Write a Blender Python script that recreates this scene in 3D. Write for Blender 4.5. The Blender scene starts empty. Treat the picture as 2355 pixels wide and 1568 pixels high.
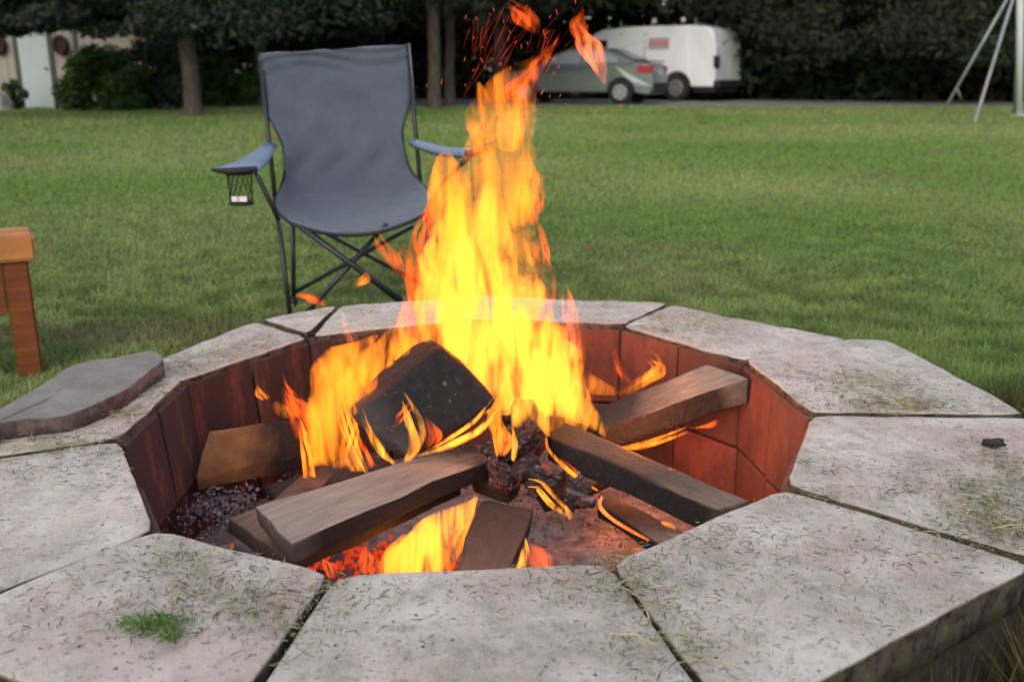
import bpy, bmesh, math, random
import numpy as np
from mathutils import Vector, Matrix, noise
random.seed(7)
rng = np.random.default_rng(7)
C = bpy.context.scene.collection
S = bpy.context.scene
R = math.radians

# ------------------------------------------------------------------ camera
EYE = 0.84
PITCH = math.atan(619 / 2200.0)
cam_d = bpy.data.cameras.new('camera')
cam = bpy.data.objects.new('camera', cam_d); C.objects.link(cam)
cam.location = (0, 0, EYE)
cam.rotation_euler = (math.pi / 2 - PITCH, 0, 0)
cam_d.sensor_width = 36; cam_d.lens = 36 * 2200 / 2355.0
cam_d.clip_start = 0.02; cam_d.clip_end = 400
cam_d.dof.use_dof = True; cam_d.dof.focus_distance = 1.55; cam_d.dof.aperture_fstop = 4.8
S.camera = cam

# ------------------------------------------------------------------ light
world = bpy.data.worlds.new('World'); S.world = world; world.use_nodes = True
nt = world.node_tree; nt.nodes.clear()
sky = nt.nodes.new('ShaderNodeTexSky'); sky.sky_type = 'NISHITA'; sky.sun_disc = False
sky.sun_elevation = R(38); sky.sun_rotation = R(200); sky.air_density = 1.0; sky.dust_density = 3.0; sky.ozone_density = 1.0
bg = nt.nodes.new('ShaderNodeBackground'); bg.inputs['Strength'].default_value = 0.15
wo = nt.nodes.new('ShaderNodeOutputWorld')
nt.links.new(sky.outputs[0], bg.inputs[0]); nt.links.new(bg.outputs[0], wo.inputs[0])
sun_d = bpy.data.lights.new('sun', 'SUN'); sun_d.energy = 1.0; sun_d.angle = R(35); sun_d.color = (1, .97, .93)
sun = bpy.data.objects.new('sun', sun_d); C.objects.link(sun)
sun.rotation_euler = (R(90 - 38), 0, R(180 - 200 + 180)) 
S.view_settings.view_transform = 'Standard'; S.view_settings.look = 'None'
S.view_settings.exposure = 0.42; S.view_settings.gamma = 1; S.view_settings.use_curve_mapping = False
cy = S.cycles
cy.use_denoising = True; cy.max_bounces = 6; cy.diffuse_bounces = 3; cy.glossy_bounces = 3
cy.transmission_bounces = 4; cy.transparent_max_bounces = 16; cy.volume_bounces = 0
cy.volume_step_rate = 0.35; cy.volume_max_steps = 160
cy.caustics_reflective = False; cy.caustics_refractive = False; cy.sample_clamp_indirect = 4.0

# ------------------------------------------------------------------ rays of the measured photograph -> world points
CT, ST = math.cos(PITCH), math.sin(PITCH)
def ray(px, py):
    x = (px - 1177.5) / 2200.0; y = -(py - 784) / 2200.0
    return Vector((x, CT + y * ST, -ST + y * CT))
def PZ(px, py, z):
    d = ray(px, py); k = (z - EYE) / d.z
    return Vector((0, 0, EYE)) + d * k
def PY(px, py, Y):
    d = ray(px, py)
    return Vector((0, 0, EYE)) + d * (Y / d.y)
def MPP(Y): return Y / 2200.0 * 1.04      # metres per measured pixel at depth Y

# ------------------------------------------------------------------ materials
def mat(name):
    m = bpy.data.materials.new(name); m.use_nodes = True
    n = m.node_tree; n.nodes.clear()
    out = n.nodes.new('ShaderNodeOutputMaterial'); b = n.nodes.new('ShaderNodeBsdfPrincipled')
    n.links.new(b.outputs[0], out.inputs[0])
    return m, n, b, out
def coords(n, scale=(1, 1, 1), kind='Object'):
    tc = n.nodes.new('ShaderNodeTexCoord'); mp = n.nodes.new('ShaderNodeMapping')
    mp.inputs['Scale'].default_value = scale
    n.links.new(tc.outputs[kind], mp.inputs[0]); return mp.outputs[0]
def nz(n, co, scale, detail=4, rough=.55, dist=0):
    t = n.nodes.new('ShaderNodeTexNoise'); t.inputs['Scale'].default_value = scale
    t.inputs['Detail'].default_value = detail; t.inputs['Roughness'].default_value = rough
    t.inputs['Distortion'].default_value = dist
    n.links.new(co, t.inputs['Vector']); return t.outputs[0]
def ramp(n, fac, stops):
    r = n.nodes.new('ShaderNodeValToRGB'); e = r.color_ramp.elements
    while len(e) < len(stops): e.new(0.5)
    for i, (p, c) in enumerate(stops):
        e[i].position = p; e[i].color = (c, c, c, 1) if not hasattr(c, '__len__') else (*c, 1)
    n.links.new(fac, r.inputs[0]); return r.outputs[0]
def mix(n, fac, a, b, mode='MIX'):
    m = n.nodes.new('ShaderNodeMix'); m.data_type = 'RGBA'; m.blend_type = mode
    for sock, v in ((m.inputs[0], fac), (m.inputs[6], a), (m.inputs[7], b)):
        if hasattr(v, 'is_linked'): n.links.new(v, sock)
        elif hasattr(v, '__len__'): sock.default_value = (*v, 1)
        else: sock.default_value = v
    return m.outputs[2]
def math_(n, op, a, b=0.0, clamp=False):
    m = n.nodes.new('ShaderNodeMath'); m.operation = op; m.use_clamp = clamp
    for sock, v in ((m.inputs[0], a), (m.inputs[1], b)):
        if hasattr(v, 'is_linked'): n.links.new(v, sock)
        else: sock.default_value = v
    return m.outputs[0]
def bump(n, b, h, strength=.5, dist=.01):
    u = n.nodes.new('ShaderNodeBump'); u.inputs['Strength'].default_value = strength; u.inputs['Distance'].default_value = dist
    n.links.new(h, u.inputs['Height']); n.links.new(u.outputs[0], b.inputs['Normal'])
def simple(name, col, rough=.6, metal=0, var=.15, nscale=8, bstr=0, bscale=60, emit=None):
    m, n, b, o = mat(name)
    co = coords(n)
    c2 = tuple(min(1, c * (1 + var)) for c in col); c1 = tuple(c * (1 - var) for c in col)
    n.links.new(ramp(n, nz(n, co, nscale), [(.3, c1), (.7, c2)]), b.inputs['Base Color'])
    b.inputs['Roughness'].default_value = rough; b.inputs['Metallic'].default_value = metal
    if bstr: bump(n, b, nz(n, co, bscale, 3), bstr, .004)
    if emit:
        b.inputs['Emission Color'].default_value = (*emit[0], 1); b.inputs['Emission Strength'].default_value = emit[1]
    return m
def attr_mat(name, rough=.7, var=True, spec=.3, trans=0):
    m, n, b, o = mat(name)
    a = n.nodes.new('ShaderNodeAttribute'); a.attribute_name = 'tint'
    n.links.new(a.outputs['Color'], b.inputs['Base Color'])
    b.inputs['Roughness'].default_value = rough; b.inputs['Specular IOR Level'].default_value = spec
    if trans:
        t = n.nodes.new('ShaderNodeBsdfTranslucent'); n.links.new(a.outputs['Color'], t.inputs[0])
        mx = n.nodes.new('ShaderNodeMixShader'); mx.inputs[0].default_value = trans
        n.links.new(b.outputs[0], mx.inputs[1]); n.links.new(t.outputs[0], mx.inputs[2]); n.links.new(mx.outputs[0], o.inputs[0])
    return m

def stone_material():
    m, n, b, o = mat('weathered_paver')
    co = coords(n, kind='Object')
    info = n.nodes.new('ShaderNodeObjectInfo')
    off = n.nodes.new('ShaderNodeVectorMath'); off.operation = 'ADD'
    cm = n.nodes.new('ShaderNodeCombineXYZ'); sc = math_(n, 'MULTIPLY', info.outputs['Random'], 37.0)
    for i in range(3): n.links.new(sc, cm.inputs[i])
    n.links.new(co, off.inputs[0]); n.links.new(cm.outputs[0], off.inputs[1]); co = off.outputs[0]
    base = ramp(n, nz(n, co, 7, 5, .65), [(.25, (.38, .335, .275)), (.5, (.55, .50, .43)), (.75, (.73, .685, .61))])
    pink = ramp(n, nz(n, co, 4.2, 4, .6), [(.48, 0), (.68, .75)])
    c = mix(n, pink, base, (.50, .38, .34))
    olive = ramp(n, nz(n, co, 11, 6, .7), [(.50, 0), (.70, .6)])
    c = mix(n, olive, c, (.24, .23, .16))
    blot = ramp(n, nz(n, co, 26, 6, .75, .3), [(.36, .55), (.5, 0)])
    c = mix(n, blot, c, (.26, .24, .21))
    pale = ramp(n, nz(n, co, 9, 6, .75, .5), [(.58, 0), (.70, .7)])
    c = mix(n, pale, c, (.66, .68, .67))
    sp = ramp(n, nz(n, co, 150, 3, .6), [(.31, .75), (.42, 0)])
    c = mix(n, sp, c, (.13, .12, .10))
    sp2 = ramp(n, nz(n, co, 330, 2, .6), [(.58, 0), (.7, .5)])
    c = mix(n, sp2, c, (.72, .71, .68))
    pv = n.nodes.new('ShaderNodeTexVoronoi'); pv.inputs['Scale'].default_value = 55; n.links.new(co, pv.inputs['Vector'])
    pit = ramp(n, pv.outputs['Distance'], [(.07, 1), (.16, 0)])
    pit = mix(n, ramp(n, nz(n, co, 30, 2), [(.5, 0), (.58, 1)]), (0, 0, 0), pit)
    c = mix(n, pit, c, (.07, .06, .05))
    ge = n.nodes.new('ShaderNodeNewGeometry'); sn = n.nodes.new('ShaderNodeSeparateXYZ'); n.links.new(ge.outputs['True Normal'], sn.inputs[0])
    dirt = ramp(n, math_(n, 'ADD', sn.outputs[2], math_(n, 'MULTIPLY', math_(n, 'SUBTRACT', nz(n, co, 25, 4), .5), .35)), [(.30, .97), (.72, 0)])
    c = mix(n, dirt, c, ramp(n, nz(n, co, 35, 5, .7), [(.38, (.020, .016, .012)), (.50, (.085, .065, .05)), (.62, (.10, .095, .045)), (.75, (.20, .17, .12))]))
    n.links.new(c, b.inputs['Base Color']); b.inputs['Roughness'].default_value = .92; b.inputs['Specular IOR Level'].default_value = .15
    h = mix(n, .5, nz(n, co, 60, 8, .75), nz(n, co, 14, 5, .6))
    h = mix(n, pit, h, (0, 0, 0))
    bump(n, b, h, .75, .012)
    return m
M = {}
M['stone'] = stone_material()
M['flag'] = None
def brick_material(soot_shade):
    m, n, b, o = mat('red_clay_brick' if soot_shade < .6 else 'soot_and_shade_brick'); co = coords(n)
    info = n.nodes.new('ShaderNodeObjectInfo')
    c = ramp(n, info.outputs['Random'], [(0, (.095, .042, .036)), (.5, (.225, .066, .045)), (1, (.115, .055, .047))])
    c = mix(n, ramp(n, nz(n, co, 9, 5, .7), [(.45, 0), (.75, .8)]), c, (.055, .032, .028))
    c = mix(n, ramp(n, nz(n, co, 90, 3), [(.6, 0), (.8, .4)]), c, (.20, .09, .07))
    c = mix(n, ramp(n, nz(n, coords(n, (1, 1, .35)), 16, 5, .65), [(.56 - soot_shade * .30, 0), (.80 - soot_shade * .30, soot_shade * .9)]), c, (.035, .022, .022))
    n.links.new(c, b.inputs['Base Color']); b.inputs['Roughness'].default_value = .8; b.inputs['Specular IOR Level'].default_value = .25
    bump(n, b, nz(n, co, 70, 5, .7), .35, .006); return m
M['brick'] = brick_material(.45); M['soot_shade_brick'] = brick_material(1.0)  # second copy: soot mottle deepened, weaker firelight painted into its colour
def wood_material(name, wood, char_at, char_w, soft=.12, amount=1.0, side=1.0, fleck=(.06, .055, .06)):
    """firewood: bare wood at one end, burnt black from the fire end; char_at = local X where the burn starts"""
    m, n, b, o = mat(name)
    tc = n.nodes.new('ShaderNodeTexCoord'); sx = n.nodes.new('ShaderNodeSeparateXYZ'); n.links.new(tc.outputs['UV'], sx.inputs[0])
    gr = coords(n, (4, 60, 60), 'UV'); co = coords(n)
    c = ramp(n, nz(n, gr, 1.2, 6, .65), [(.3, tuple(v * .55 for v in wood)), (.6, wood), (.8, tuple(min(1, v * 1.25) for v in wood))])
    f = math_(n, 'ADD', sx.outputs[0], math_(n, 'MULTIPLY', math_(n, 'SUBTRACT', nz(n, co, 14, 5, .7), .5), .5))
    f = ramp(n, f, [(max(0, char_at - soft), 0), (min(1, char_at + soft), amount)])
    ge = n.nodes.new('ShaderNodeNewGeometry'); sn = n.nodes.new('ShaderNodeSeparateXYZ'); n.links.new(ge.outputs['True Normal'], sn.inputs[0])
    sooty = ramp(n, math_(n, 'ADD', sn.outputs[2], math_(n, 'MULTIPLY', math_(n, 'SUBTRACT', nz(n, co, 10, 4), .5), .5)), [(.40, side), (.62, 0)])
    sooty = math_(n, 'MULTIPLY', sooty, ramp(n, sx.outputs[0], [(0, .45), (.10, 1)]))
    f = math_(n, 'MAXIMUM', f, sooty)
    c = mix(n, f, c, ramp(n, nz(n, co, 60, 5, .7), [(.4, (.005, .005, .006)), (.62, (.013, .012, .014)), (.74, fleck)]))
    n.links.new(c, b.inputs['Base Color']); b.inputs['Roughness'].default_value = .75
    v = n.nodes.new('ShaderNodeTexVoronoi'); v.feature = 'DISTANCE_TO_EDGE'; v.inputs['Scale'].default_value = 34
    wv_ = n.nodes.new('ShaderNodeMix'); wv_.data_type = 'VECTOR'; wv_.inputs[0].default_value = .06; n.links.new(co, wv_.inputs[4])
    t3 = n.nodes.new('ShaderNodeTexNoise'); t3.inputs['Scale'].default_value = 30; n.links.new(co, t3.inputs['Vector']); n.links.new(t3.outputs['Color'], wv_.inputs[5])
    n.links.new(coords(n, (9, 26, 26), 'UV'), v.inputs['Vector']); v.inputs['Scale'].default_value = 1.0
    crk = ramp(n, v.outputs['Distance'], [(0, .45), (.05, .85), (.3, 1)])
    hc = mix(n, .72, crk, nz(n, co, 90, 6, .8))
    h = mix(n, f, mix(n, .5, nz(n, gr, 1.5, 5), nz(n, gr, .5, 3)), hc)
    bump(n, b, h, .85, .009); return m
def coal_material():
    m, n, b, o = mat('glowing_charcoal'); co = coords(n)
    v = n.nodes.new('ShaderNodeTexVoronoi'); v.feature = 'DISTANCE_TO_EDGE'; v.inputs['Scale'].default_value = 60; n.links.new(co, v.inputs['Vector'])
    c = ramp(n, nz(n, co, 70, 5, .7), [(.38, (.010, .008, .010)), (.55, (.04, .03, .035)), (.66, (.22, .17, .20))])
    n.links.new(c, b.inputs['Base Color']); b.inputs['Roughness'].default_value = .8
    crack = ramp(n, v.outputs['Distance'], [(.0, 1), (.03, 0)])
    glow = mix(n, ramp(n, nz(n, co, 13, 3), [(.5, 0), (.65, 1)]), (0, 0, 0), crack)
    n.links.new(mix(n, glow, (0, 0, 0), (1, .10, .02)), b.inputs['Emission Color']); b.inputs['Emission Strength'].default_value = .4
    bump(n, b, mix(n, .6, nz(n, co, 40, 6, .75), v.outputs['Distance']), .9, .014); return m
M['coal'] = coal_material()
M['ash'] = simple('grey_ash', (.20, .185, .205), .95, 0, .5, 30, .8, 120)
M['soil'] = simple('dark_soil', (.07, .055, .04), .95, 0, .4, 12, .8, 60)

# ------------------------------------------------------------------ object helpers
def link(name, me, m=None, parent=None, smooth=False):
    o = bpy.data.objects.new(name, me); C.objects.link(o)
    if m is not None and not me.materials: me.materials.append(m)
    if parent is not None: o.parent = parent
    if smooth:
        for p in me.polygons: p.use_smooth = True
    return o
def tag(o, label, cat, group=None):
    o['label'] = label; o['category'] = cat
    if group: o['group'] = group
    return o
def thing(name, label, cat, loc=(0, 0, 0), rz=0, group=None):
    o = bpy.data.objects.new(name, None); C.objects.link(o)
    o.location = loc; o.rotation_euler = (0, 0, rz); o.empty_display_size = .1
    return tag(o, label, cat, group)
def kind(o, k): o['kind'] = k; return o
def me_from(name, verts, faces):
    me = bpy.data.meshes.new(name); me.from_pydata([tuple(v) for v in verts], [], faces); me.update(); return me
def bm_me(name, bm):
    bmesh.ops.recalc_face_normals(bm, faces=bm.faces[:])
    me = bpy.data.meshes.new(name); bm.to_mesh(me); bm.free(); return me
def to_local(verts):
    c = sum((Vector(v) for v in verts), Vector()) / len(verts)
    return [Vector(v) - c for v in verts], c
def bx(bm, x0, x1, y0, y1, z0, z1, mtx=None):
    vs = [Vector((x, y, z)) for z in (z0, z1) for y in (y0, y1) for x in (x0, x1)]
    if mtx is not None: vs = [mtx @ v for v in vs]
    v = [bm.verts.new(p) for p in vs]
    for f in ((0, 2, 3, 1), (4, 5, 7, 6), (0, 1, 5, 4), (2, 6, 7, 3), (0, 4, 6, 2), (1, 3, 7, 5)): bm.faces.new([v[i] for i in f])
    return v
def tube(bm, pts, rad, seg=8, cap=True, squash=None):
    """pts: Vectors; rad: float or list. squash(axis, factor)"""
    n = len(pts); rad = rad if hasattr(rad, '__len__') else [rad] * n
    rings = []; up = Vector((0, 0, 1)); prev = None
    for i, p in enumerate(pts):
        t = (pts[min(i + 1, n - 1)] - pts[max(i - 1, 0)]).normalized()
        if prev is None:
            a = t.cross(up); a = a.normalized() if a.length > 1e-3 else Vector((1, 0, 0))
        else:
            a = (prev - t * prev.dot(t)); a = a.normalized() if a.length > 1e-4 else Vector((1, 0, 0))
        prev = a; b = t.cross(a)
        rings.append([bm.verts.new(p + (a * math.cos(2 * math.pi * k / seg) + b * math.sin(2 * math.pi * k / seg)) * rad[i]) for k in range(seg)])
    for r0, r1 in zip(rings, rings[1:]):
        for k in range(seg): bm.faces.new((r0[k], r0[(k + 1) % seg], r1[(k + 1) % seg], r1[k]))
    if cap:
        bm.faces.new(rings[0]); bm.faces.new(rings[-1])
    return rings
def tube_obj(name, pts, rad, m, parent=None, seg=8):
    bm = bmesh.new(); tube(bm, [Vector(p) for p in pts], rad, seg)
    return link(name, bm_me(name, bm), m, parent, True)
def smooth_path(pts, n):
    """Catmull-Rom through pts (Vectors), n points per span"""
    out = []; P = [pts[0]] + list(pts) + [pts[-1]]
    for i in range(1, len(P) - 2):
        for k in range(n):
            t = k / n; a, b, c, d = P[i - 1], P[i], P[i + 1], P[i + 2]
            out.append(.5 * ((2 * b) + (c - a) * t + (2 * a - 5 * b + 4 * c - d) * t * t + (3 * b - a - 3 * c + d) * t ** 3))
    out.append(pts[-1]); return out
def fast_mesh(name, V, nper, tint=None):
    """V (n*nper,3): n separate polygons of nper corners"""
    me = bpy.data.meshes.new(name); nv = len(V); nf = nv // nper
    me.vertices.add(nv); me.vertices.foreach_set('co', np.asarray(V, np.float32).ravel())
    me.loops.add(nv); me.loops.foreach_set('vertex_index', np.arange(nv, dtype=np.int32))
    me.polygons.add(nf); me.polygons.foreach_set('loop_start', np.arange(0, nv, nper, dtype=np.int32))
    me.update(calc_edges=True)
    if tint is not None:
        a = me.attributes.new('tint', 'FLOAT_COLOR', 'POINT')
        col = np.ones((nv, 4), np.float32); col[:, :3] = np.repeat(tint, nper, axis=0)
        a.data.foreach_set('color', col.ravel())
    return me
def vnoise(x, y, s, seed=0):
    """smooth value noise on arrays"""
    r = np.random.default_rng(seed).random((256, 256)); x = x * s + 100; y = y * s + 100
    xi = np.floor(x).astype(int); yi = np.floor(y).astype(int); fx = x - xi; fy = y - yi
    fx = fx * fx * (3 - 2 * fx); fy = fy * fy * (3 - 2 * fy)
    g = lambda a, b: r[a % 256, b % 256]
    return (g(xi, yi) * (1 - fx) + g(xi + 1, yi) * fx) * (1 - fy) + (g(xi, yi + 1) * (1 - fx) + g(xi + 1, yi + 1) * fx) * fy
def rough_box(verts8, name, m, cuts=5, amp=.003, bev=.004, nscale=25, parent=None, uvaxis=True):
    """8 corners (top a b c d, bottom a b c d; long axis a->b / d->c). subdivided, worn hexahedron"""
    vs, c = to_local(verts8)
    bm = bmesh.new(); v = [bm.verts.new(p) for p in vs]
    for f in ((0, 1, 2, 3), (7, 6, 5, 4), (0, 4, 5, 1), (1, 5, 6, 2), (2, 6, 7, 3), (3, 7, 4, 0)): bm.faces.new([v[i] for i in f])
    bmesh.ops.recalc_face_normals(bm, faces=bm.faces[:])
    bmesh.ops.bevel(bm, geom=bm.edges[:], offset=bev, segments=2, affect='EDGES', profile=.6)
    # long edges get the cuts
    ax = ((vs[1] + vs[2]) * .5 - (vs[0] + vs[3]) * .5); L = ax.length; axn = ax.normalized()
    for _ in range(1):
        ed = [e for e in bm.edges if e.calc_length() > .03]
        bmesh.ops.subdivide_edges(bm, edges=ed, cuts=cuts, use_grid_fill=True)
    uv = bm.loops.layers.uv.new('UVMap')
    c0 = (vs[0] + vs[3] + vs[4] + vs[7]) * .25; side = ax.cross(Vector((0, 0, 1))).normalized(); up = side.cross(axn)
    for f in bm.faces:
        for l in f.loops:
            q = l.vert.co - c0
            l[uv].uv = (q.dot(axn) / L, (q.dot(side) + q.dot(up) * .7) * 1.0)
    for q in bm.verts:
        w = q.co + c
        d = noise.noise_vector(w * nscale) * amp + noise.noise_vector(w * nscale * .25) * amp * 1.4
        q.co += d
    me = bm_me(name, bm)
    o = link(name, me, m, parent, True); o.location = c
    return o

# ================================================================== SETTING
def lawn_material():
    m, n, b, o = mat('lawn_turf'); co = coords(n)
    c = ramp(n, nz(n, co, .45, 5, .6), [(.32, (.13, .19, .05)), (.5, (.19, .25, .07)), (.68, (.25, .28, .10))])
    c = mix(n, ramp(n, nz(n, coords(n, (1, 2.2, 1)), 1.6, 6, .65), [(.5, 0), (.72, .55)]), c, (.20, .18, .085))
    c = mix(n, ramp(n, nz(n, co, 22, 4, .7), [(.35, .6), (.6, 0)]), c, (.05, .085, .02))
    # woodland floor beyond the mown grass
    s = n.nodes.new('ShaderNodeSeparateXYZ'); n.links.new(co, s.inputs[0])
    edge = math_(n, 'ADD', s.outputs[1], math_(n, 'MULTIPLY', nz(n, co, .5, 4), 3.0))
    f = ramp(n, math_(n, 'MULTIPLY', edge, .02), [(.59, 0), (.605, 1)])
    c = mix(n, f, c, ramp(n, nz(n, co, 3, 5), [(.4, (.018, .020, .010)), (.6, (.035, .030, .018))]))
    n.links.new(c, b.inputs['Base Color']); b.inputs['Roughness'].default_value = .95; b.inputs['Specular IOR Level'].default_value = .05
    bump(n, b, nz(n, co, 30, 6, .8), .9, .03); return m
bm = bmesh.new()
bmesh.ops.create_grid(bm, x_segments=60, y_segments=60, size=90)
# the fire pit's hole in the ground
me = bm_me('lawn', bm)
lawn = kind(link('lawn', me, lawn_material()), 'structure'); lawn.location = (0, 60, 0)
# pit hole: cut by rebuilding the ground round the pit
CEN = Vector((-.065, 1.73, 0))
def ground_with_hole():
    bm = bmesh.new(); hole = []; outer = []
    n = 48
    for k in range(n):
        a = 2 * math.pi * k / n
        hole.append(bm.verts.new((CEN.x + .86 * math.cos(a), CEN.y + .86 * math.sin(a), 0)))
    prev = hole
    for r in (1.3, 2.2, 4, 8, 16, 32, 64, 130, 300):
        ring = [bm.verts.new((CEN.x + r * math.cos(2 * math.pi * k / n), CEN.y + r * math.sin(2 * math.pi * k / n), 0)) for k in range(n)]
        for k in range(n): bm.faces.new((prev[k], ring[k], ring[(k + 1) % n], prev[(k + 1) % n]))
        prev = ring
    return bm_me('lawn', bm)
old = lawn.data; newme = ground_with_hole(); newme.materials.append(old.materials[0]); lawn.data = newme; lawn.location = (0, 0, 0)
bpy.data.meshes.remove(old)

# driveway strip where the cars stand
bm = bmesh.new()
pa = [(-1.5, 24.6), (4, 24.3), (9.5, 24.2), (12.5, 24.4), (14.5, 25.2), (14.0, 30.5), (6, 31.5), (-3, 31), (-3, 26)]
bm.faces.new([bm.verts.new((x, y, .004)) for x, y in pa])
kind(link('driveway', bm_me('driveway', bm), simple('gravel_driveway', (.23, .225, .21), .95, 0, .3, 6, .6, 50)), 'structure')

# ------------------------------------------------------------------ grass blades
def blades(name, N, d0, d1, xw, hmin, hmax, w0, seed, keep=None, power=1.0):
    g = np.random.default_rng(seed)
    u = g.random(N); d = d0 * (d1 / d0) ** (u ** power)
    x = (g.random(N) * 2 - 1) * (d * xw + .35)
    # clumping: pull blades towards tuft centres
    cl = .03 * (d / 3)
    x = x + g.normal(0, 1, N) * cl * .3; y = d + g.normal(0, 1, N) * cl * .3
    ok = np.hypot(x - CEN.x, y - CEN.y) > .80
    if keep is not None: ok &= keep(x, y)
    x, y, d = x[ok], y[ok], d[ok]; n = len(x)
    lump = vnoise(x, y, 3.2, 3) * .6 + vnoise(x, y, 11, 4) * .6
    h = (hmin + (hmax - hmin) * g.random(n)) * (.25 + 1.05 * lump) * np.clip(d / 6, 1, 2.0)
    w = w0 * np.clip(d / 3, .8, 5) * (.7 + .6 * g.random(n))
    a = g.random(n) * 6.283; lean = g.random(n) * 1.1 + .25; la = g.random(n) * 6.283
    V = np.zeros((n, 3, 3))
    V[:, 0, 0] = x - np.cos(a) * w; V[:, 0, 1] = y - np.sin(a) * w
    V[:, 1, 0] = x + np.cos(a) * w; V[:, 1, 1] = y + np.sin(a) * w
    V[:, 2, 0] = x + np.cos(la) * lean * h; V[:, 2, 1] = y + np.sin(la) * lean * h; V[:, 2, 2] = h * (1.15 - .5 * lean)
    V[:, :2, 2] = -.002
    t = vnoise(x, y, .55, 5)[:, None]; t2 = vnoise(x, y, 2.3, 6)[:, None]; t3 = g.random((n, 1))
    green = np.array([.175, .290, .070]); lime = np.array([.315, .370, .140]); straw = np.array([.30, .26, .14]); deep = np.array([.040, .095, .022])
    near = np.clip((7 - d) / 5, 0, 1)[:, None]
    col = green * (1 - t) + lime * t
    t4 = np.clip(vnoise(x, y * 1.3, 9, 15) * 2.2 - .6, 0, 1)[:, None]; col = col * (1 - .75 * t4 * near) + deep * .75 * t4 * near
    dry = ((t3 > .95) | ((vnoise(x, y, 1.3, 9)[:, None] > .75) & (t3 > .75)))
    # worn, strawy patch left of the chair
    patch = np.exp(-(((x + 1.25) / .5) ** 2 + ((y - 3.05) / .16) ** 2))[:, None]
    dry = dry | (t3 < patch * .75)
    col = np.where(dry, straw * .8, col) * (.95 + .35 * g.random((n, 1)))
    return fast_mesh(name, V.reshape(-1, 3), 3, col)
M['grass'] = attr_mat('grass_blade', .75, spec=.15, trans=.3)
o = link('lawn_grass', blades('lawn_grass', 620000, 1.75, 25.5, .60, 0.018, .046, .0034, 11, lambda x, y: (y < 24.1 + .2 * np.sin(x)) ), M['grass'])
kind(o, 'stuff'); o['label'] = 'short mown green grass of the back lawn'

# dry brownish grass round the near right of the pit
def rough_turf():
    g = np.random.default_rng(5); n = 110000
    a = g.uniform(-1.35, .45, n); r = .97 + .60 * g.random(n) ** 1.6
    x = CEN.x + r * np.cos(a); y = CEN.y + r * np.sin(a)
    rim = g.random(n) < .4; r = np.where(rim, g.uniform(1.005, 1.10, n), r); x = CEN.x + r * np.cos(a); y = CEN.y + r * np.sin(a)
    a2 = g.random(n) * 6.283; h = g.uniform(.03, .10, n) * (.4 + vnoise(x, y, 14, 8)) * np.where(r < 1.10, 1.5, 1.0); w = .0018; la = g.random(n) * 6.283; ln = g.uniform(.2, 1.1, n)
    V = np.zeros((n, 3, 3))
    V[:, 0] = np.c_[x - np.cos(a2) * w, y - np.sin(a2) * w, x * 0]; V[:, 1] = np.c_[x + np.cos(a2) * w, y + np.sin(a2) * w, x * 0]
    V[:, 2] = np.c_[x + np.cos(la) * ln * h, y + np.sin(la) * ln * h, h]
    t = g.random((n, 1)); gr = vnoise(x, y, 6, 12)[:, None]
    col = np.where(t > .55, np.array([[.20, .16, .08]]), np.where(gr > .5, np.array([[.06, .09, .02]]), np.array([[.10, .08, .045]])))
    return fast_mesh('dry_grass', V.reshape(-1, 3), 3, col * g.uniform(.5, 1.2, (n, 1)))
o = kind(link('dry_grass', rough_turf(), M['grass']), 'stuff'); o['label'] = 'dry brownish grass beside the near right of the fire pit'

# ================================================================== FIRE PIT
ZC = .22
pit = thing('fire_pit', 'round fire pit of eleven pale paver slabs over red brick lining', 'fire pit', (CEN.x, CEN.y, 0))
def in_pit(o):
    o.parent = pit; o.matrix_parent_inverse = Matrix.Translation((-CEN.x, -CEN.y, 0)); return o
IN = dict(A=(355, 1215), B=(765, 1318), C=(1400, 1285), D=(1808, 1112), E=(1868, 950), F=(1712, 828), G=(1430, 748), H=(1060, 735), I=(710, 775), J=(425, 870), K=(275, 1010))
OUT = dict(A=(0, 1360), B=(590, 1568), C=(1620, 1568), D=(2350, 1275), E=(2350, 955), F=(1950, 780), G=(1540, 700), H=(1060, 683), I=(590, 735), J=(40, 955), K=(0, 1050))
LEN = dict(A=.34, B=.33, C=.34, D=.36, E=.40, F=.345, G=.28, H=.265, I=.245, J=.33, K=.35)
ks = 'ABCDEFGHIJK'
pin = {k: PZ(*IN[k], ZC) for k in ks}
pout = {k: pin[k] + (PZ(*OUT[k], ZC) - pin[k]).normalized() * LEN[k] for k in ks}
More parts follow.
